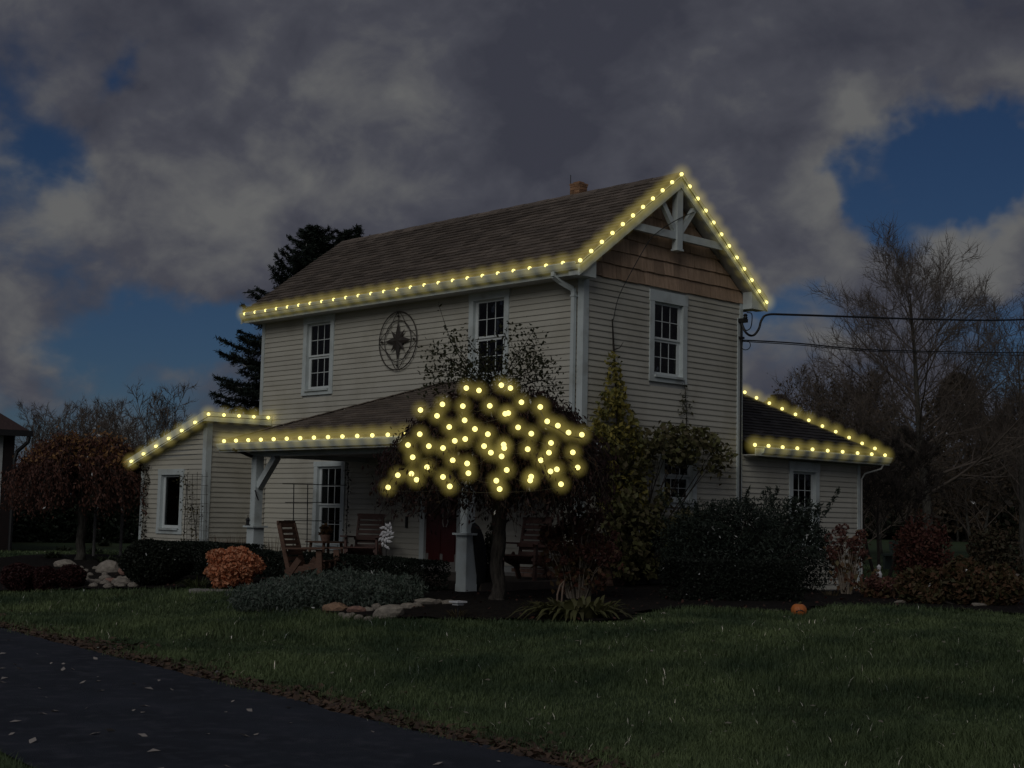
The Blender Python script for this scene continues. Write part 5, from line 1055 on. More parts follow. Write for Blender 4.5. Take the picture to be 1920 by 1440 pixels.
rock(1690, 1134, 26, 9, 0, 'pale flat stone under the yellow green shrub', 'stones edging the right hand bed', i=2); rock(1790, 1136, 40, 10, 0, 'flat grey stone in the middle of the right bed edge', 'stones edging the right hand bed', i=3); rock(1840, 1140, 34, 9, 0, 'flat grey stone at the right end of the bed edge', 'stones edging the right hand bed', i=5)
b = gp(405, 1108); mb = MB(); mb.bar(b - RT * 0.40 + (0, 0, -0.02), b + RT * 0.40 + (0, 0, -0.02), 0.3, 0.09); tag(mb.build('stepping_stone', M_CONC), 'pale flat paving slab at the lawn edge under the orange shrub', 'paving slab')

# ------------------------------------------------------------------ things on and round the house
# compass rose on the front wall
cx, cz = -4.84, 4.50
t = thing('compass_wall_art', 'round black metal compass star hung on the front wall between the upstairs windows', 'wall art', (cx, -0.05, cz))
def wp(x, z, d=-0.055): return np.array([cx + x, d, cz + z])
mb = MB(); mb.ring(wp(0, 0), (1, 0, 0), (0, 0, 1), 0.565, 0.011, 56); mb.build('outer_ring', M_IRON, t)
mb = MB(); mb.ring(wp(0, 0), (1, 0, 0), (0, 0, 1), 0.40, 0.009, 48); mb.build('inner_ring', M_IRON, t)
for k in range(8):
    a = k * math.pi / 4; R1 = 0.40 if k % 2 == 0 else 0.30; R1 *= 1.0; wd = 0.075 if k % 2 == 0 else 0.055
    d = np.array([math.sin(a), math.cos(a)]); s = np.array([d[1], -d[0]]); q = d * 0.10
    tip, l, r, o = wp(*(d * R1)), wp(*(q + s * wd)), wp(*(q - s * wd)), wp(0, 0, -0.085)
    bk_ = wp(*(d * 0.05), -0.03); mb = MB(); mb.add([tip, l, o, r, bk_], [(0, 1, 2), (0, 2, 3), (0, 4, 1), (0, 3, 4), (1, 4, 2), (3, 2, 4)]); mb.build('star_point', M_IRON, t)
for k in range(4):
    a0 = k * math.pi / 2 + math.pi / 4; pts = []
    for j in range(9): u = j / 8; ang = a0 + (u - .5) * 1.5; rr = 0.565 - 0.20 * math.sin(u * math.pi); pts.append(wp(math.sin(ang) * rr, math.cos(ang) * rr, -0.05))
    mb = MB(); mb.tube(pts, 0.007, 5); mb.build('scroll', M_IRON, t)
    d = (math.sin(k * math.pi / 2), math.cos(k * math.pi / 2)); mb = MB(); mb.tube([wp(d[0] * .38, d[1] * .38), wp(d[0] * .565, d[1] * .565)], 0.007, 5); mb.lathe([(0.0, -0.03), (0.03, 0), (0.0, 0.03)], 6, tuple(wp(d[0] * .48, d[1] * .48))); mb.build('finial', M_IRON, t)

# chairs
def slat_chair(name, label, loc, yaw, m, group, adir=False):
    t = thing(name, label, 'chair', loc, group); T = Matrix.Translation(Vector(loc)) @ Matrix.Rotation(yaw, 4, 'Z')
    X = lambda p: np.array(T @ Vector(p))
    def bar(a, b, w, h, nm, up=(0, 0, 1)): 
        mb = MB(); u = np.array(T.to_3x3() @ Vector(up)); mb.bar(X(a), X(b), w, h, up=u); return mb.build(nm, m, t)
    # local: +x is forward, y across
    for s in (-1, 1):
        y = s * 0.29
        bar((0.30, y, 0.0), (0.26, y, 0.58), 0.04, 0.10, 'leg', (1, 0, 0.07)); bar((-0.42, y * 0.93, 0.0), (-0.10, y * 0.93, 0.42), 0.04, 0.10, 'leg', (1, 0, -0.5))
        bar((-0.36, y * 1.07, 0.585), (0.40, y * 1.07, 0.605), 0.13, 0.026, 'armrest')
        bar((-0.30, y * 0.86, 0.22), (-0.52, y * 0.80, 0.98), 0.035, 0.07, 'back_post', (1, 0, 0.3))
        bar((0.32, y * 0.88, 0.36), (-0.36, y * 0.88, 0.20), 0.03, 0.09, 'seat_rail')
    for i in range(7): u = i / 6; bar((0.32 - 0.62 * u, -0.27, 0.405 - 0.15 * u), (0.32 - 0.62 * u, 0.27, 0.405 - 0.15 * u), 0.08, 0.02, 'seat_slat')
    for i in range(8): u = (i + 0.4) / 8; x = -0.29 - 0.225 * u; z = 0.30 + 0.70 * u; bar((x, -0.25, z), (x, 0.25, z), 0.062, 0.018, 'back_slat', (1, 0, 0.3))
    bar((-0.525, -0.27, 1.0), (-0.525, 0.27, 1.0), 0.035, 0.05, 'top_rail'); bar((-0.30, -0.27, 0.56), (-0.30, 0.27, 0.56), 0.03, 0.06, 'rear_rail')
    return t
GC = 'slatted wooden garden chairs on and by the porch'
p = atD(586, 1090, 22.8); p[2] = float(ground(p[0], p[1]))
yaw = math.atan2((RT * 0.93 - FW * 0.36)[1], (RT * 0.93 - FW * 0.36)[0])
slat_chair('wooden_chair', 'cedar slatted armchair turned to the right among the hedges', p, yaw, M_WOOD, GC)
p = onY(683, 1030, -0.85); p[2] = 0.14; slat_chair('wooden_chair', 'dark red slatted chair on the porch under the white window', p, math.atan2(-FW[1], -FW[0]) - 0.12, M_REDWOOD, GC)
p = onY(985, 1035, -0.85); p[2] = 0.14; slat_chair('wooden_chair', 'dark red slatted chair on the porch right of the lit tree trunk', p, -math.pi / 2 + 0.4, M_REDWOOD, GC)
p = onY(612, 1000, -1.1); p[2] = 0.14; t = thing('side_table', 'small cedar table between the two porch chairs', 'table', p)
mb = MB(); mb.box(p[0] - .28, p[0] + .28, p[1] - .28, p[1] + .28, .60, .63); mb.build('tabletop', M_WOOD, t)
for sx in (-1, 1):
    for sy in (-1, 1): mb = MB(); mb.bar((p[0] + sx * .24, p[1] + sy * .24, .14), (p[0] + sx * .2, p[1] + sy * .2, .60), .04, .04, up=(1, 0, 0)); mb.build('leg', M_WOOD, t)
mb = MB(); q = np.array([p[0] - .02, p[1], .63]); mb.lathe([(0.07, 0), (0.10, 0.08), (0.11, 0.12), (0.10, 0.12), (0.06, 0.01)], 14, tuple(q)); t = thing('flower_pot', 'terracotta coloured pot standing on the small cedar table', 'pot', q); mb.build('pot', M_BRICK, t)
link('plant', leaf_mesh('plant', blob(260, q + (0, 0, .2), (.14, .14, .13), .2), 0.06, 0.03), leaf_mat('pot_plant', [(0.16, 0.075, 0.03), (0.10, 0.05, 0.025), (0.06, 0.05, 0.02)]), t)
mb = MB(); q = onY(672, 1020, -0.42)
# white flower spinner on a black stake
q = onY(725, 1005, -1.9); q[2] = 0; t = thing('flower_stake', 'white metal flower ornament on a black stake before the porch wall', 'garden ornament', q); zc = onY(725, 1003, -1.9)[2]
mb = MB(); mb.tube([q + (0, 0, -0.02), (q[0], q[1], zc)], 0.009, 6); mb.build('stake', M_BLACK, t)
MW = mat('white_enamel', (0.66, 0.66, 0.68), (0.55, 0.55, 0.58), rough=0.5)
for k in range(26):
    a = k * 2.4; rr = 0.012 + 0.135 * math.sqrt(k / 26) * random.uniform(.8, 1.15); c = np.array([q[0] + RT[0] * math.cos(a) * rr * .75, q[1] + RT[1] * math.cos(a) * rr * .75, zc + math.sin(a) * rr * 1.5]); d = RT * math.cos(a + .6) + np.array([0, 0, math.sin(a + .6)]); d = unit(d); s = np.cross(d, FW); mb = MB()
    mb.add([c - d * .045, c + s * .024 - FW * .012, c + d * .05, c - s * .024 - FW * .012, c - FW * 0.02], [(0, 1, 4), (1, 2, 4), (2, 3, 4), (3, 0, 4), (0, 3, 2, 1)]); mb.build('petal', MW, t)
# black rod trellis at the porch edge
q = onY(566, 1010, -2.15); q[2] = 0.14; t = thing('rod_trellis', 'black rod trellis standing at the porch edge before the white window', 'trellis', q); rp = lambda x, y: onY(x, y, -2.15)
for (x, y0) in ((551, 908), (577, 908)): mb = MB(); e = rp(x, 1010); e[2] = 0.13; mb.tube([rp(x, y0), e], 0.010, 6); mb.build('upright', M_BLACK, t)
for (x0, x1, y0, y1) in ((530, 650, 907, 910), (535, 605, 942, 942), (533, 640, 976, 977)): mb = MB(); mb.tube([rp(x0, y0), rp(x1, y1)], 0.008, 6); mb.build('crossbar', M_BLACK, t)
# wreath hanging under the porch, twisted garland on the door, black cover by the column
q = onY(962, 925, -2.3); t = thing('twig_wreath', 'dark twig wreath hanging behind the lit tree under the porch roof', 'wreath', q); mb = MB()
for k in range(10): pts = [q + np.array([math.cos(2 * math.pi * j / 20 + k) * (0.135 + 0.02 * math.sin(j * 1.9 + k * 1.7)), 0.03 * math.sin(j * 2.3 + k), math.sin(2 * math.pi * j / 20 + k) * (0.135 + 0.02 * math.sin(j * 1.7 + k * 2.1))]) for j in range(21)]; mb.tube(pts, 0.006, 4, cap=False)
mb.build('ring', M_DTWIG, t); mb = MB(); mb.tube([q + (0, 0, .14), (q[0], q[1], 2.24)], 0.004, 4); mb.build('cord', M_BLACK, t)
q = onY(835, 962, -0.06); t = thing('door_garland', 'long pale twisted garland loop hanging on the dark red door', 'garland', q); mb = MB()
for s in (-1, 1): mb.tube([onY(835 + s * dx, y, -0.05) + np.array([0, -0.012 * math.sin(y), 0]) for dx, y in ((1, 934), (4, 942), (5 if s < 0 else 3, 950), (5, 960), (4, 970), (5, 980), (2, 988))], 0.011, 6)
mb.build('loop', mat('garland_pale', (0.42, 0.40, 0.38), (0.3, 0.29, 0.27), rough=0.8), t)
q = atD(895, 1100, 21.9); t = thing('folded_parasol', 'black folded parasol leaning at the right porch column', 'parasol', gz0(q)); mb = MB(); prof = [(886, 981, .05), (889, 990, .10), (893, 1005, .13), (897, 1030, .14), (899, 1060, .13), (899, 1090, .10), (899, 1108, .03)]
mb.tube([atD(x, y, 21.9) for x, y, r in prof], [r * 0.85 for x, y, r in prof], 12); mb.build('canopy', mat('black_cloth', (0.010, 0.010, 0.012), rough=0.9, scale=6), t, smooth=True); mb = MB(); mb.tube([atD(880, 979, 21.9), atD(886, 981, 21.9), atD(898, 1113, 21.9)], 0.018, 6); mb.build('pole', M_TRIM, t)
# wall lamp and thermometer strip
q = onY(763, 979, -0.03); t = thing('door_chime', 'narrow black bar fixed to the porch wall left of the door', 'wall fitting', q); mb = MB(); mb.box(q[0] - .02, q[0] + .02, -0.06, -0.02, q[2] - .11, q[2] + .11); mb.build('bar', M_BLACK, t)
q = np.array(onY(484, 928, PY - 0.085)); t = thing('plant_hook', 'small black bent hook on the left porch post', 'hook', q); mb = MB(); mb.tube([q + (-.10, 0, .08), q + (-.04, -.03, .05), q + (0, -.04, 0), q + (.02, 0.0, -.10)], 0.012, 6); mb.build('hook', M_BLACK, t)
# bird sized lantern on the left pedestal cap
q = np.array([PLX - 0.10, PY - 0.10, 0.90]); t = thing('lantern', 'small black lantern on the cap of the left porch pedestal', 'lantern', q); mb = MB(); mb.lathe([(0.05, 0), (0.05, 0.015), (0.035, 0.02), (0.035, 0.09), (0.055, 0.10), (0.02, 0.14), (0.0, 0.15)], 8, tuple(q)); mb.build('body', M_BLACK, t); mb = MB(); mb.ring(q + (0, 0, .17), (1, 0, 0), (0, 0, 1), 0.025, 0.004, 14, 4); mb.build('handle', M_BLACK, t)
# pumpkin with a drawn mouth, on the lawn edge
b = gp(1500, 1157); D = proj(b)[2]; r = dim(15.5, D); c = b + FW * r * 0.7; c[2] = float(ground(c[0], c[1])) + r * 0.78
t = thing('pumpkin', 'small orange pumpkin with a dark drawn mouth at the edge of the lawn', 'pumpkin', c); mb = MB(); V = []; n, m_ = 40, 14
for i in range(m_ + 1):
    th = math.pi * i / m_
    for k in range(n):
        a = 2 * math.pi * k / n; rib = 1 - 0.07 * abs(math.cos(a * 5)) ** 0.5 * math.sin(th) + 0.0; V.append(c + r * np.array([math.cos(a) * math.sin(th) * rib, math.sin(a) * math.sin(th) * rib, 0.84 * math.cos(th) - (0.14 * math.exp(-(th / 0.35) ** 2))]))
mb.add(V, [(i * n + k, i * n + (k + 1) % n, (i + 1) * n + (k + 1) % n, (i + 1) * n + k) for i in range(m_) for k in range(n)]); mb.build('skin', mat('pumpkin_skin', (0.56, 0.175, 0.045), (0.46, 0.135, 0.035), rough=0.5, scale=3), t, smooth=True)
mb = MB(); mb.tube([c + (0, 0, r * .66), c + (0.01, 0, r * .85), c + (0.03, 0.01, r * 1.0)], [.018, .013, .012], 7); mb.build('stem', mat('pumpkin_stem', (0.09, 0.08, 0.035), rough=0.9), t)
mb = MB()
pts = []
for j in range(11): 
    u = -0.62 + 1.24 * j / 10; zz = -0.22 + 0.24 * math.cos(u * 2.2) + (0.05 if j % 2 else -0.03); dirv = RT * math.sin(u) * 0.85 - FW * math.cos(u) * 0.95; pts.append(c + r * np.array([dirv[0] * math.sqrt(max(0.05, 1 - (zz / .84) ** 2)), dirv[1] * math.sqrt(max(0.05, 1 - (zz / .84) ** 2)), zz]) * 1.0)
mb.tube(pts, r * 0.075, 6); mb.build('mouth', M_BLACK, t)
# garden light with flat square top
b = gp(858, 1162); t = thing('garden_light', 'thin stake light with a flat square cap in front of the porch column', 'garden light', b); zt_ = atD(858, 1130, proj(b)[2])[2]; mb = MB(); mb.tube([b - (0, 0, .03), (b[0], b[1], zt_)], 0.007, 6); mb.build('stake', M_BLACK, t)
mb = MB(); mb.box(b[0] - .08, b[0] + .08, b[1] - .08, b[1] + .08, zt_ + .0, zt_ + .02); mb.box(b[0] - .05, b[0] + .05, b[1] - .05, b[1] + .05, zt_ - .03, zt_ - .001); mb.build('cap', MW, t)
# two bent cane hoops by the hydrangea
t = thing('bent_hoop', 'pale bent cane hoop pushed into the bed beside the yellow hosta', 'garden stake', gp(1046, 1150)); mb = MB(); D = proj(gp(1046, 1140))[2]; mb.tube([atD(1044, 1145, D), atD(1045, 1115, D), atD(1050, 1098, D), atD(1058, 1088, D), atD(1055, 1104, D), atD(1052, 1140, D)], 0.012, 6); mb.build('cane', mat('cane', (0.24, 0.17, 0.13), (0.17, 0.12, 0.09)), t)
# ornaments on the far lawn
b = gz0(atD(1648, 1075, 30)); t = thing('lawn_ornament', 'small white figure ornament on the far lawn right of the addition', 'garden ornament', b); mb = MB(); zt_ = atD(1648, 1058, 30)[2] - b[2]; mb.lathe([(0.07, 0), (0.09, zt_ * .1), (0.05, zt_ * .35), (0.07, zt_ * .6), (0.03, zt_ * .75), (0.05, zt_ * .9), (0.0, zt_)], 10, tuple(b)); mb.build('figure', MW, t)
b = gz0(atD(1690, 1055, 36)); t = thing('lawn_bench', 'pale green bench on the far lawn beside the red bush', 'bench', b); MGR = mat('pale_green_paint', (0.06, 0.085, 0.075), rough=0.6)
for nm, (x0, x1, z0, z1, y0, y1) in (('seat', (-.45, .45, .36, .42, -.2, .2)), ('backrest', (-.45, .45, .5, .75, .16, .2)), ('leg', (-.42, -.36, 0, .36, -.18, .18)), ('leg', (.36, .42, 0, .36, -.18, .18)), ('back_post', (-.42, -.36, .36, .5, .16, .2)), ('back_post', (.36, .42, .36, .5, .16, .2))):
    mb = MB(); mb.box(b[0] + x0, b[0] + x1, b[1] + y0, b[1] + y1, b[2] + z0, b[2] + z1); mb.build(nm, MGR, t)
# service cables at the back corner of the gable
M_CABLE = mat('cable', (0.012, 0.013, 0.018), rough=0.6)
def cable(name, label, pts, r): 
    mb = MB(); P = [np.asarray(p, float) for p in pts]; 
    sm_ = []
    for i in range(len(P) - 1):
        p0, p1, p2, p3 = P[max(i - 1, 0)], P[i], P[i + 1], P[min(i + 2, len(P) - 1)]
        for k in range(6): u = k / 6; sm_.append(0.5 * ((2 * p1) + (-p0 + p2) * u + (2 * p0 - 5 * p1 + 4 * p2 - p3) * u * u + (-p0 + 3 * p1 - 3 * p2 + p3) * u ** 3))
    sm_.append(P[-1]); mb.tube(sm_, r, 6); o = mb.build(name, M_CABLE); tag(o, label, 'cable', 'service cables running off to the right')
D0 = proj((0.1, W - 0.1, 4.9))[2]
cable('power_cable', 'thick upper power cable looping from the house corner to the right', [atD(1390, 602, D0), atD(1395, 618, D0 - .1), atD(1404, 628, D0 - .1), atD(1414, 628, D0), atD(1423, 616, D0), atD(1428, 600, D0 + .1), atD(1440, 590, D0 + .3), atD(1480, 590, D0 + 1.5), atD(1600, 594, D0 + 4), atD(1760, 599, D0 + 7), atD(1930, 599, D0 + 10), atD(2300, 585, D0 + 16)], 0.022)
cable('power_cable', 'thin short drip loop under the upper cable bracket', [atD(1400, 586, D0), atD(1409, 588, D0), atD(1410, 600, D0), atD(1407, 615, D0), atD(1398, 619, D0), atD(1392, 606, D0)], 0.010)
cable('phone_cable', 'upper of the two thin low cables leaving the house corner', [atD(1390, 638, D0), atD(1420, 639, D0 + 0.5), atD(1500, 644, D0 + 2), atD(1620, 655, D0 + 4.5), atD(1760, 659, D0 + 7), atD(1930, 661, D0 + 10), atD(2300, 655, D0 + 16)], 0.014)
cable('phone_cable', 'lower of the two thin low cables leaving the house corner', [atD(1390, 640, D0), atD(1500, 647, D0 + 2), atD(1620, 658, D0 + 4.5), atD(1760, 662, D0 + 7.2), atD(1930, 666, D0 + 10), atD(2300, 664, D0 + 16)], 0.009)
cable('phone_cable', 'small coil of cable hanging at the lower cable bracket', [atD(1398 + 9 * math.cos(a), 647 + 9 * math.sin(a), D0) for a in np.linspace(-1.5, 4.7, 9)], 0.008)
cable('hanging_wire', 'thin grey wire strung from the gable truss down to the top of the climber', [(xt + .05, 2.62, 6.75), (xt + .08, 2.1, 6.52), (xt + .06, 1.6, 6.22), onX(1215, 455, .26), onX(1178, 520, .16), onX(1159, 560, .10), onX(1150, 600, .07)], 0.008)
t = thing('cable_bracket', 'black cable bracket and insulators at the back corner of the gable', 'bracket', (0.06, W - 0.1, 5.0)); mb = MB(); mb.box(0.03, 0.16, W - .16, W - .02, 4.93, 5.0); mb.build('clamp', M_BLACK, t)
mb = MB(); mb.lathe([(0.03, 0), (0.045, .02), (0.03, .05), (0.045, .07), (0.02, .1), (0, .1)], 10, (0.12, W - .05, 5.0)); mb.build('insulator', M_BLACK, t); mb = MB(); mb.box(0.03, 0.09, W - .15, W - .03, 4.62, 4.66); mb.build('clamp', M_BLACK, t)

# ------------------------------------------------------------------ grass and fallen leaves
def grass_mesh(n, near, far_, k=3, seed=1):
    R = np.random.default_rng(seed); cand = 14
    # even scatter over the ground, thinned with distance, kept out of beds and drive
    out = []
    ang0, ang1 = math.atan2(FW[1], FW[0]) - 0.42, math.atan2(FW[1], FW[0]) + 0.42
    while sum(len(o) for o in out) < n:
        a = R.uniform(ang0, ang1, 200000); d = near * (far_ / near) ** R.uniform(0, 1, 200000); x = CAM[0] + np.cos(a) * d; y = CAM[1] + np.sin(a) * d
        s = edge_dist(x, y); kk_ = ((s > 0.10 + 0.16 * R.uniform(-1, 1, len(s)) + 0.10 * np.sin(x * 2.1)) & ~in_poly(x, y, BED)) | (s < -DRIVE_W - 0.02 - 0.1 * R.uniform(0, 1, len(s))); thin_ = np.cos(x * 1.3 + np.sin(y * 1.7) * 1.2) * np.cos(y * 1.1 - x * 0.4 + 1) ; kk_ &= R.uniform(0, 1, len(s)) < 0.80 + 0.2 * thin_; edge_thin = R.uniform(0, 1, len(s)) < np.clip(s / 0.5, 0.25, 1); kk_ &= edge_thin | (s < 0)
        kk_ &= ~((x > -12) & (x < 0.1) & (y > -3) & (y < 9)); out.append(np.stack([x[kk_], y[kk_], d[kk_]], 1))
    Q = np.concatenate(out)[:n]; base = np.stack([Q[:, 0], Q[:, 1], ground(Q[:, 0], Q[:, 1])], 1); d = Q[:, 2]
    tall = 0.85 + 0.45 * np.cos(Q[:, 0] * 0.9 + np.cos(Q[:, 1] * 1.4) * 2) * np.cos(Q[:, 1] * 0.8); L_ = (0.062 * tall * R.uniform(0.5, 1.5, n))[:, None]; wdt = (np.maximum(0.005, d * 0.00042) * R.uniform(0.8, 1.4, n))[:, None]
    a = R.uniform(0, 6.283, n); u = np.stack([np.cos(a), np.sin(a), 0 * a], 1); sd = np.stack([-np.sin(a), np.cos(a), 0 * a], 1); lean = u * R.uniform(0.1, 1.1, n)[:, None]
    v0, v1 = base - sd * wdt / 2, base + sd * wdt / 2; m0 = base + lean * L_ * 0.45 + np.array([0, 0, .62]) * L_; v2, v3 = m0 + sd * wdt * 0.38, m0 - sd * wdt * 0.38; tip = base + lean * L_ * 1.2 + np.array([0, 0, .95]) * L_
    V = np.stack([v0, v1, v2, v3, tip], 1).reshape(-1, 3); i = np.arange(n) * 5
    return np_mesh('grass', V, np.stack([i, i + 1, i + 2, i + 3], 1), np.stack([i + 3, i + 2, i + 4], 1))
M_GRASS = leaf_mat('grass_blade', [(0.056, 0.086, 0.042), (0.082, 0.122, 0.058), (0.108, 0.150, 0.076), (0.068, 0.104, 0.054), (0.105, 0.128, 0.070), (0.078, 0.114, 0.062)], trans=0.3, patch=((0.75, 0.82, 0.80), (2.9, 2.5, 2.1)))
gr = link('grass', grass_mesh(330000, 6.5, 40, seed=3), M_GRASS); tag(gr, kind='stuff')
def leaf_litter(name, xy, size, cols, lift=0.01, curl=0.3, key='litter'):
    n = len(xy); P = np.stack([xy[:, 0], xy[:, 1], np.maximum(ground(xy[:, 0], xy[:, 1]), -0.43) + lift + 0.008], 1); a = rng.uniform(0, 6.283, n); tilt = rng.normal(size=n) * curl
    u = np.stack([np.cos(a), np.sin(a), tilt], 1); v = np.stack([-np.sin(a), np.cos(a), rng.normal(size=n) * curl], 1); s = (size * rng.uniform(0.5, 1.5, n))[:, None]; up = np.array([0, 0, 1.0])
    V = np.stack([P - u * s, P - v * s * .55 + up * s * curl * .5, P + u * s * 0.2 - v * s * 0.45, P + u * s, P + v * s * .55 + up * s * curl * rng.uniform(0, 1, n)[:, None]], 1).reshape(-1, 3); V[:, 2] = np.maximum(V[:, 2], np.repeat(P[:, 2] - 0.006, 5)); i = np.arange(n) * 5
    me = np_mesh(name, V, np.stack([i, i + 1, i + 3, i + 4], 1), np.stack([i + 1, i + 2, i + 3], 1)); o = link(name, me, leaf_mat(key, cols, trans=0.15)); tag(o, kind='stuff'); return o
n = 8500; tt = rng.uniform(-9, 22, n); clump = 0.5 + 0.5 * np.cos(tt * 2.3 + np.cos(tt * 5.1)); s_ = np.abs(rng.normal(size=n)) * 0.24 * (0.5 + clump) - 0.04 + 0.0; s_ += 0.02; xy = E0 + tt[:, None] * ED + s_[:, None] * EN
leaf_litter('fallen_leaves', xy, 0.036, [(0.14, 0.088, 0.058), (0.21, 0.135, 0.085), (0.08, 0.054, 0.04), (0.30, 0.22, 0.145), (0.18, 0.08, 0.058), (0.45, 0.36, 0.26), (0.06, 0.042, 0.034)], 0.012, 0.4)
n = 120; tt = rng.uniform(-4, 14, n); s_ = -DRIVE_W * rng.uniform(0.05, 1, n) ** 0.8; leaf_litter('fallen_leaves', E0 + tt[:, None] * ED + s_[:, None] * EN, 0.034, [(0.32, 0.29, 0.27), (0.5, 0.47, 0.45), (0.16, 0.13, 0.11), (0.03, 0.025, 0.022), (0.40, 0.36, 0.33)], 0.022, 0.3, 'drive_leaves')
n = 600; a = rng.uniform(-.4, .4, n) + math.atan2(FW[1], FW[0]); d = rng.uniform(8, 20, n) ** 1.0; xy = np.stack([CAM[0] + np.cos(a) * d, CAM[1] + np.sin(a) * d], 1); xy = xy[(edge_dist(xy[:, 0], xy[:, 1]) > 0.3) & ~in_poly(xy[:, 0], xy[:, 1], BED)]; leaf_litter('fallen_leaves', xy, 0.021, [(0.20, 0.18, 0.14), (0.34, 0.32, 0.27), (0.14, 0.09, 0.055), (0.25, 0.24, 0.19)], 0.045, 0.22, 'lawn_leaves')
n = 1500; xy = np.stack([rng.uniform(-8, 9, n), rng.uniform(-9, 5, n)], 1); xy = xy[in_poly(xy[:, 0], xy[:, 1], BED)]; leaf_litter('fallen_leaves', xy, 0.026, [(0.05, 0.03, 0.022), (0.08, 0.05, 0.035), (0.13, 0.10, 0.075), (0.035, 0.025, 0.02), (0.09, 0.03, 0.025)], 0.04, 0.5, 'bed_leaves')

# ------------------------------------------------------------------ strings of lights
import bmesh
def bulb_mesh():
    bm = bmesh.new(); bmesh.ops.create_icosphere(bm, subdivisions=2, radius=0.035); me = bpy.data.meshes.new('bulb'); bm.to_mesh(me); bm.free(); me.polygons.foreach_set('use_smooth', [True] * len(me.polygons)); return me
def emit_mat():
    m = bpy.data.materials.new('bulb_light'); m.use_nodes = True; N = m.node_tree.nodes; L = m.node_tree.links; N.remove(N['Principled BSDF']); e = N.new('ShaderNodeEmission'); e.inputs[0].default_value = (1.0, 0.86, 0.27, 1); e.inputs[1].default_value = BULB_POWER; L.new(e.outputs[0], N['Material Output'].inputs[0]); return m
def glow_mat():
    """halo added round each bulb: a little ball that emits by itself, fading outwards"""
    m = bpy.data.materials.new('bulb_halo'); m.use_nodes = True; N = m.node_tree.nodes; L = m.node_tree.links; N.remove(N['Principled BSDF']); e = N.new('ShaderNodeEmission'); e.inputs[0].default_value = (1.0, 0.81, 0.19, 1)
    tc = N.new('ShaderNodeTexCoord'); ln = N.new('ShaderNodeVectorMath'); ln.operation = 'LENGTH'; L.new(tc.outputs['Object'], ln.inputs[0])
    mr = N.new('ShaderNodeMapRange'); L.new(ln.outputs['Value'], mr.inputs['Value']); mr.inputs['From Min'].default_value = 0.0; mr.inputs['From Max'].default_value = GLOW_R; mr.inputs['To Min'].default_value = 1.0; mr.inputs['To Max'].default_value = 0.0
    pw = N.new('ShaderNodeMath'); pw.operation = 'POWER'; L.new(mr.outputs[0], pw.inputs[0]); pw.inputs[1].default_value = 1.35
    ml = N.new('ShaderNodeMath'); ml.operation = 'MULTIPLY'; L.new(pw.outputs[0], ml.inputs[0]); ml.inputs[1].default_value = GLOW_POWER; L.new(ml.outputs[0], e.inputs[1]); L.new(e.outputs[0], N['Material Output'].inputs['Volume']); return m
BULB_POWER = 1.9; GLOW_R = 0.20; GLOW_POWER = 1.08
BM = bulb_mesh(); BM.materials.append(emit_mat())
gm = bmesh.new(); bmesh.ops.create_icosphere(gm, subdivisions=2, radius=GLOW_R * 1.04); GM = bpy.data.meshes.new('glow'); gm.to_mesh(GM); gm.free(); GM.materials.append(glow_mat())  # added halo ball: its volume gives off the painted glow
M_CORD = mat('light_cord', (0.05, 0.045, 0.035), rough=0.6)
def light_string(label, pts, cord_r=0.009, cord_pts=None, glow=1.14):
    pts = [np.asarray(p, float) for p in pts]; t = thing('light_string', label, 'string lights', pts[0], 'strings of warm yellow lights')
    mb = MB(); cp = cord_pts if cord_pts is not None else [p - np.array([0, 0, 0.045]) for p in pts]; mb.tube(cp, cord_r, 5); mb.build('cord', M_CORD, t)
    inv = Matrix.Translation(t.location).inverted()
    for p in pts:
        b = bpy.data.objects.new('bulb', BM); COL.objects.link(b); b.parent = t; b.matrix_parent_inverse = inv; b.location = p
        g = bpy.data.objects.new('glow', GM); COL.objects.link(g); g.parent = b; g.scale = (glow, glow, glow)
    return t
def along(a, b, n, skip=0): a, b = np.asarray(a, float), np.asarray(b, float); return [a + (b - a) * i / n for i in range(skip, n + 1)]
ex = OX1 + 0.03
def on_px(pxs, fn): return [fn(x, y) for x, y in pxs]
e0 = onY(459, 588.5, -OY - 0.08); e1 = onY(1088, 488, -OY - 0.08); pk = onX(1278, 326.5, ex); r1_ = onX(1437, 567, ex)
light_string('light string along the main roof eave and over the gable peak', along(e0, e1, 25) + along(e1, pk, 10, 1) + along(pk, r1_, 11, 1))
wv = WY - 0.26; wa, wb = onY(246, 865, wv), onY(391, 776.5, wv); wc = np.array([GX1 + 0.03, -0.05, wb[2] + 0.03]); wc = onX(503, 783, GX1 + 0.04)
light_string('light string on the sloping edge and top of the left wing roof', along(wa, wb, 6) + along(wb, wc, 4, 1))
pa, pb = onY(420, 827, PEY - 0.09), onY(757, 814, PEY - 0.09)
light_string('light string along the porch eave left of the weeping tree', along(pa, pb, 13))
def crown_front(px, py, out=0.0):
    u = min(abs(px - 932) / 235, 0.97); v = min(max((940 - py) / 240, 0), 1); k = math.sqrt(max(1 - u * u, 0.02)) * math.sqrt(max(1 - v * v * 0.9, 0.05)); return atD(px, py, TD - dim(228, TD) * k - 0.10 - out)
cp5 = [crown_front(x, y, 0.12) for x, y in ((1013, 763), (1026, 790), (1046, 798), (1066, 811))] + [atD(1091, 815, TD - 0.9)]
light_string('short light string from the tree crown to the right porch roof corner', cp5, cord_pts=[p - np.array([0, 0, .045]) for p in cp5] + [np.array([PXR + 0.02, -0.35, PZ - 0.05])], glow=0.85)
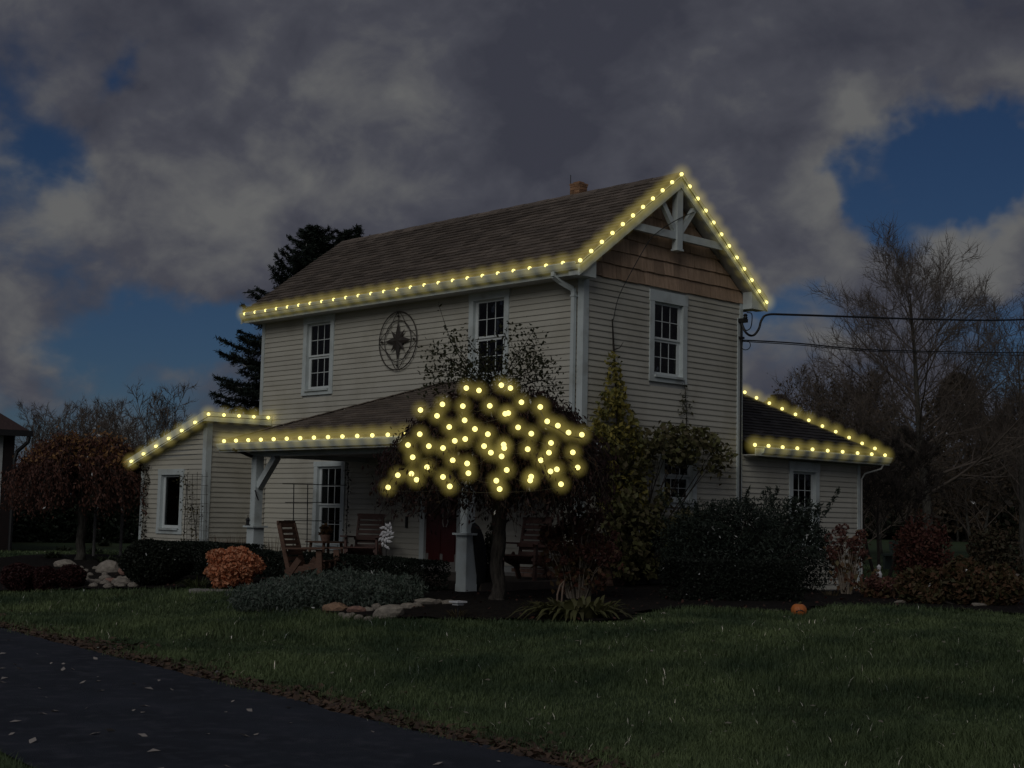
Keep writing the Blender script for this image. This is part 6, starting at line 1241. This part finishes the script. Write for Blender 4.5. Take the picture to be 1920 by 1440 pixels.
hipA = on_px([(1394, 738), (1416, 748.5), (1440, 758.5), (1464, 769), (1489, 779.5), (1514, 790.5), (1539.5, 801.5), (1564.5, 812), (1589.5, 823), (1614, 834), (1638, 843.5)], lambda x, y: hpnt + (cor - hpnt) * min(max((x - 1394) / (1665 - 1394), 0), 1) * 1.0)
def on_hip(x, y):
    d = ray(x, y); n_ = np.array([1, -1, 0.]); return CAM + d * ((n_ @ (cor - CAM)) / (n_ @ d)) + np.array([0.02, 0.02, 0.0])
hipA = on_px([(1394, 738), (1416, 748.5), (1440, 758.5), (1464, 769), (1489, 779.5), (1514, 790.5), (1539.5, 801.5), (1564.5, 812), (1589.5, 823), (1614, 834), (1638, 843.5)], on_hip); hipA = [p + np.array([0, 0, 0.03]) for p in hipA]
light_string('light string down the hip of the right addition roof', hipA)
light_string('light string along the low eave of the right addition', on_px([(1415.5, 834), (1441, 836), (1467.5, 838.5), (1495, 840.5), (1523.5, 842.5), (1552, 845), (1580, 847), (1608, 849.5), (1634.5, 851.5), (1659.5, 853.5)], lambda x, y: onX(x, y, AE + 0.10)))
TB = [(823, 490), (914, 507), (1075, 469), (1141, 490), (493, 648), (651, 607), (798, 620), (992, 618), (1220, 592), (612, 690), (1103, 675), (1125, 670), (811, 722), (700, 770), (885, 785), (1196, 773), (978, 822), (1291, 818), (488, 822), (403, 900), (553, 908), (655, 922), (740, 870), (815, 857), (951, 908), (1000, 955), (1092, 897), (1096, 922), (1077, 982), (1265, 930), (1433, 885), (1418, 955), (1359, 1010), (1590, 953), (1625, 1062), (437, 988), (540, 1060), (725, 1010), (829, 1033), (838, 1103), (1114, 1080), (1429, 1090), (1475, 1075), (1290, 1128), (1283, 1155), (1505, 1182), (1039, 1157), (1063, 1217), (330, 1117), (428, 1107), (465, 1150), (655, 1130), (704, 1198), (260, 1205)]
Rt = dim(215, TD); pts = []
for (x, y) in sorted(TB, key=lambda q: (q[1] // 130, q[0] * (1 if (q[1] // 130) % 2 else -1))):
    px, py = 660 + x / 3.84, 600 + y / 3.84; u = min(abs(px - 932) / 215, 0.97); v = min(max((935 - py) / 225, 0), 1); k = math.sqrt(max(1 - u * u, 0.02)) * math.sqrt(max(1 - v * v * 0.9, 0.05)); pts.append(atD(px, py, TD - Rt * k * 0.98 - 0.06))
sagged = []
for i in range(len(pts)):
    sagged.append(pts[i] - (0, 0, .045))
    if i + 1 < len(pts): sagged.append((pts[i] + pts[i + 1]) / 2 + FW * 0.15 - np.array([0, 0, 0.06]))
light_string('loose light string wound through the crown of the weeping tree', pts, cord_r=0.004, cord_pts=sagged, glow=0.80)
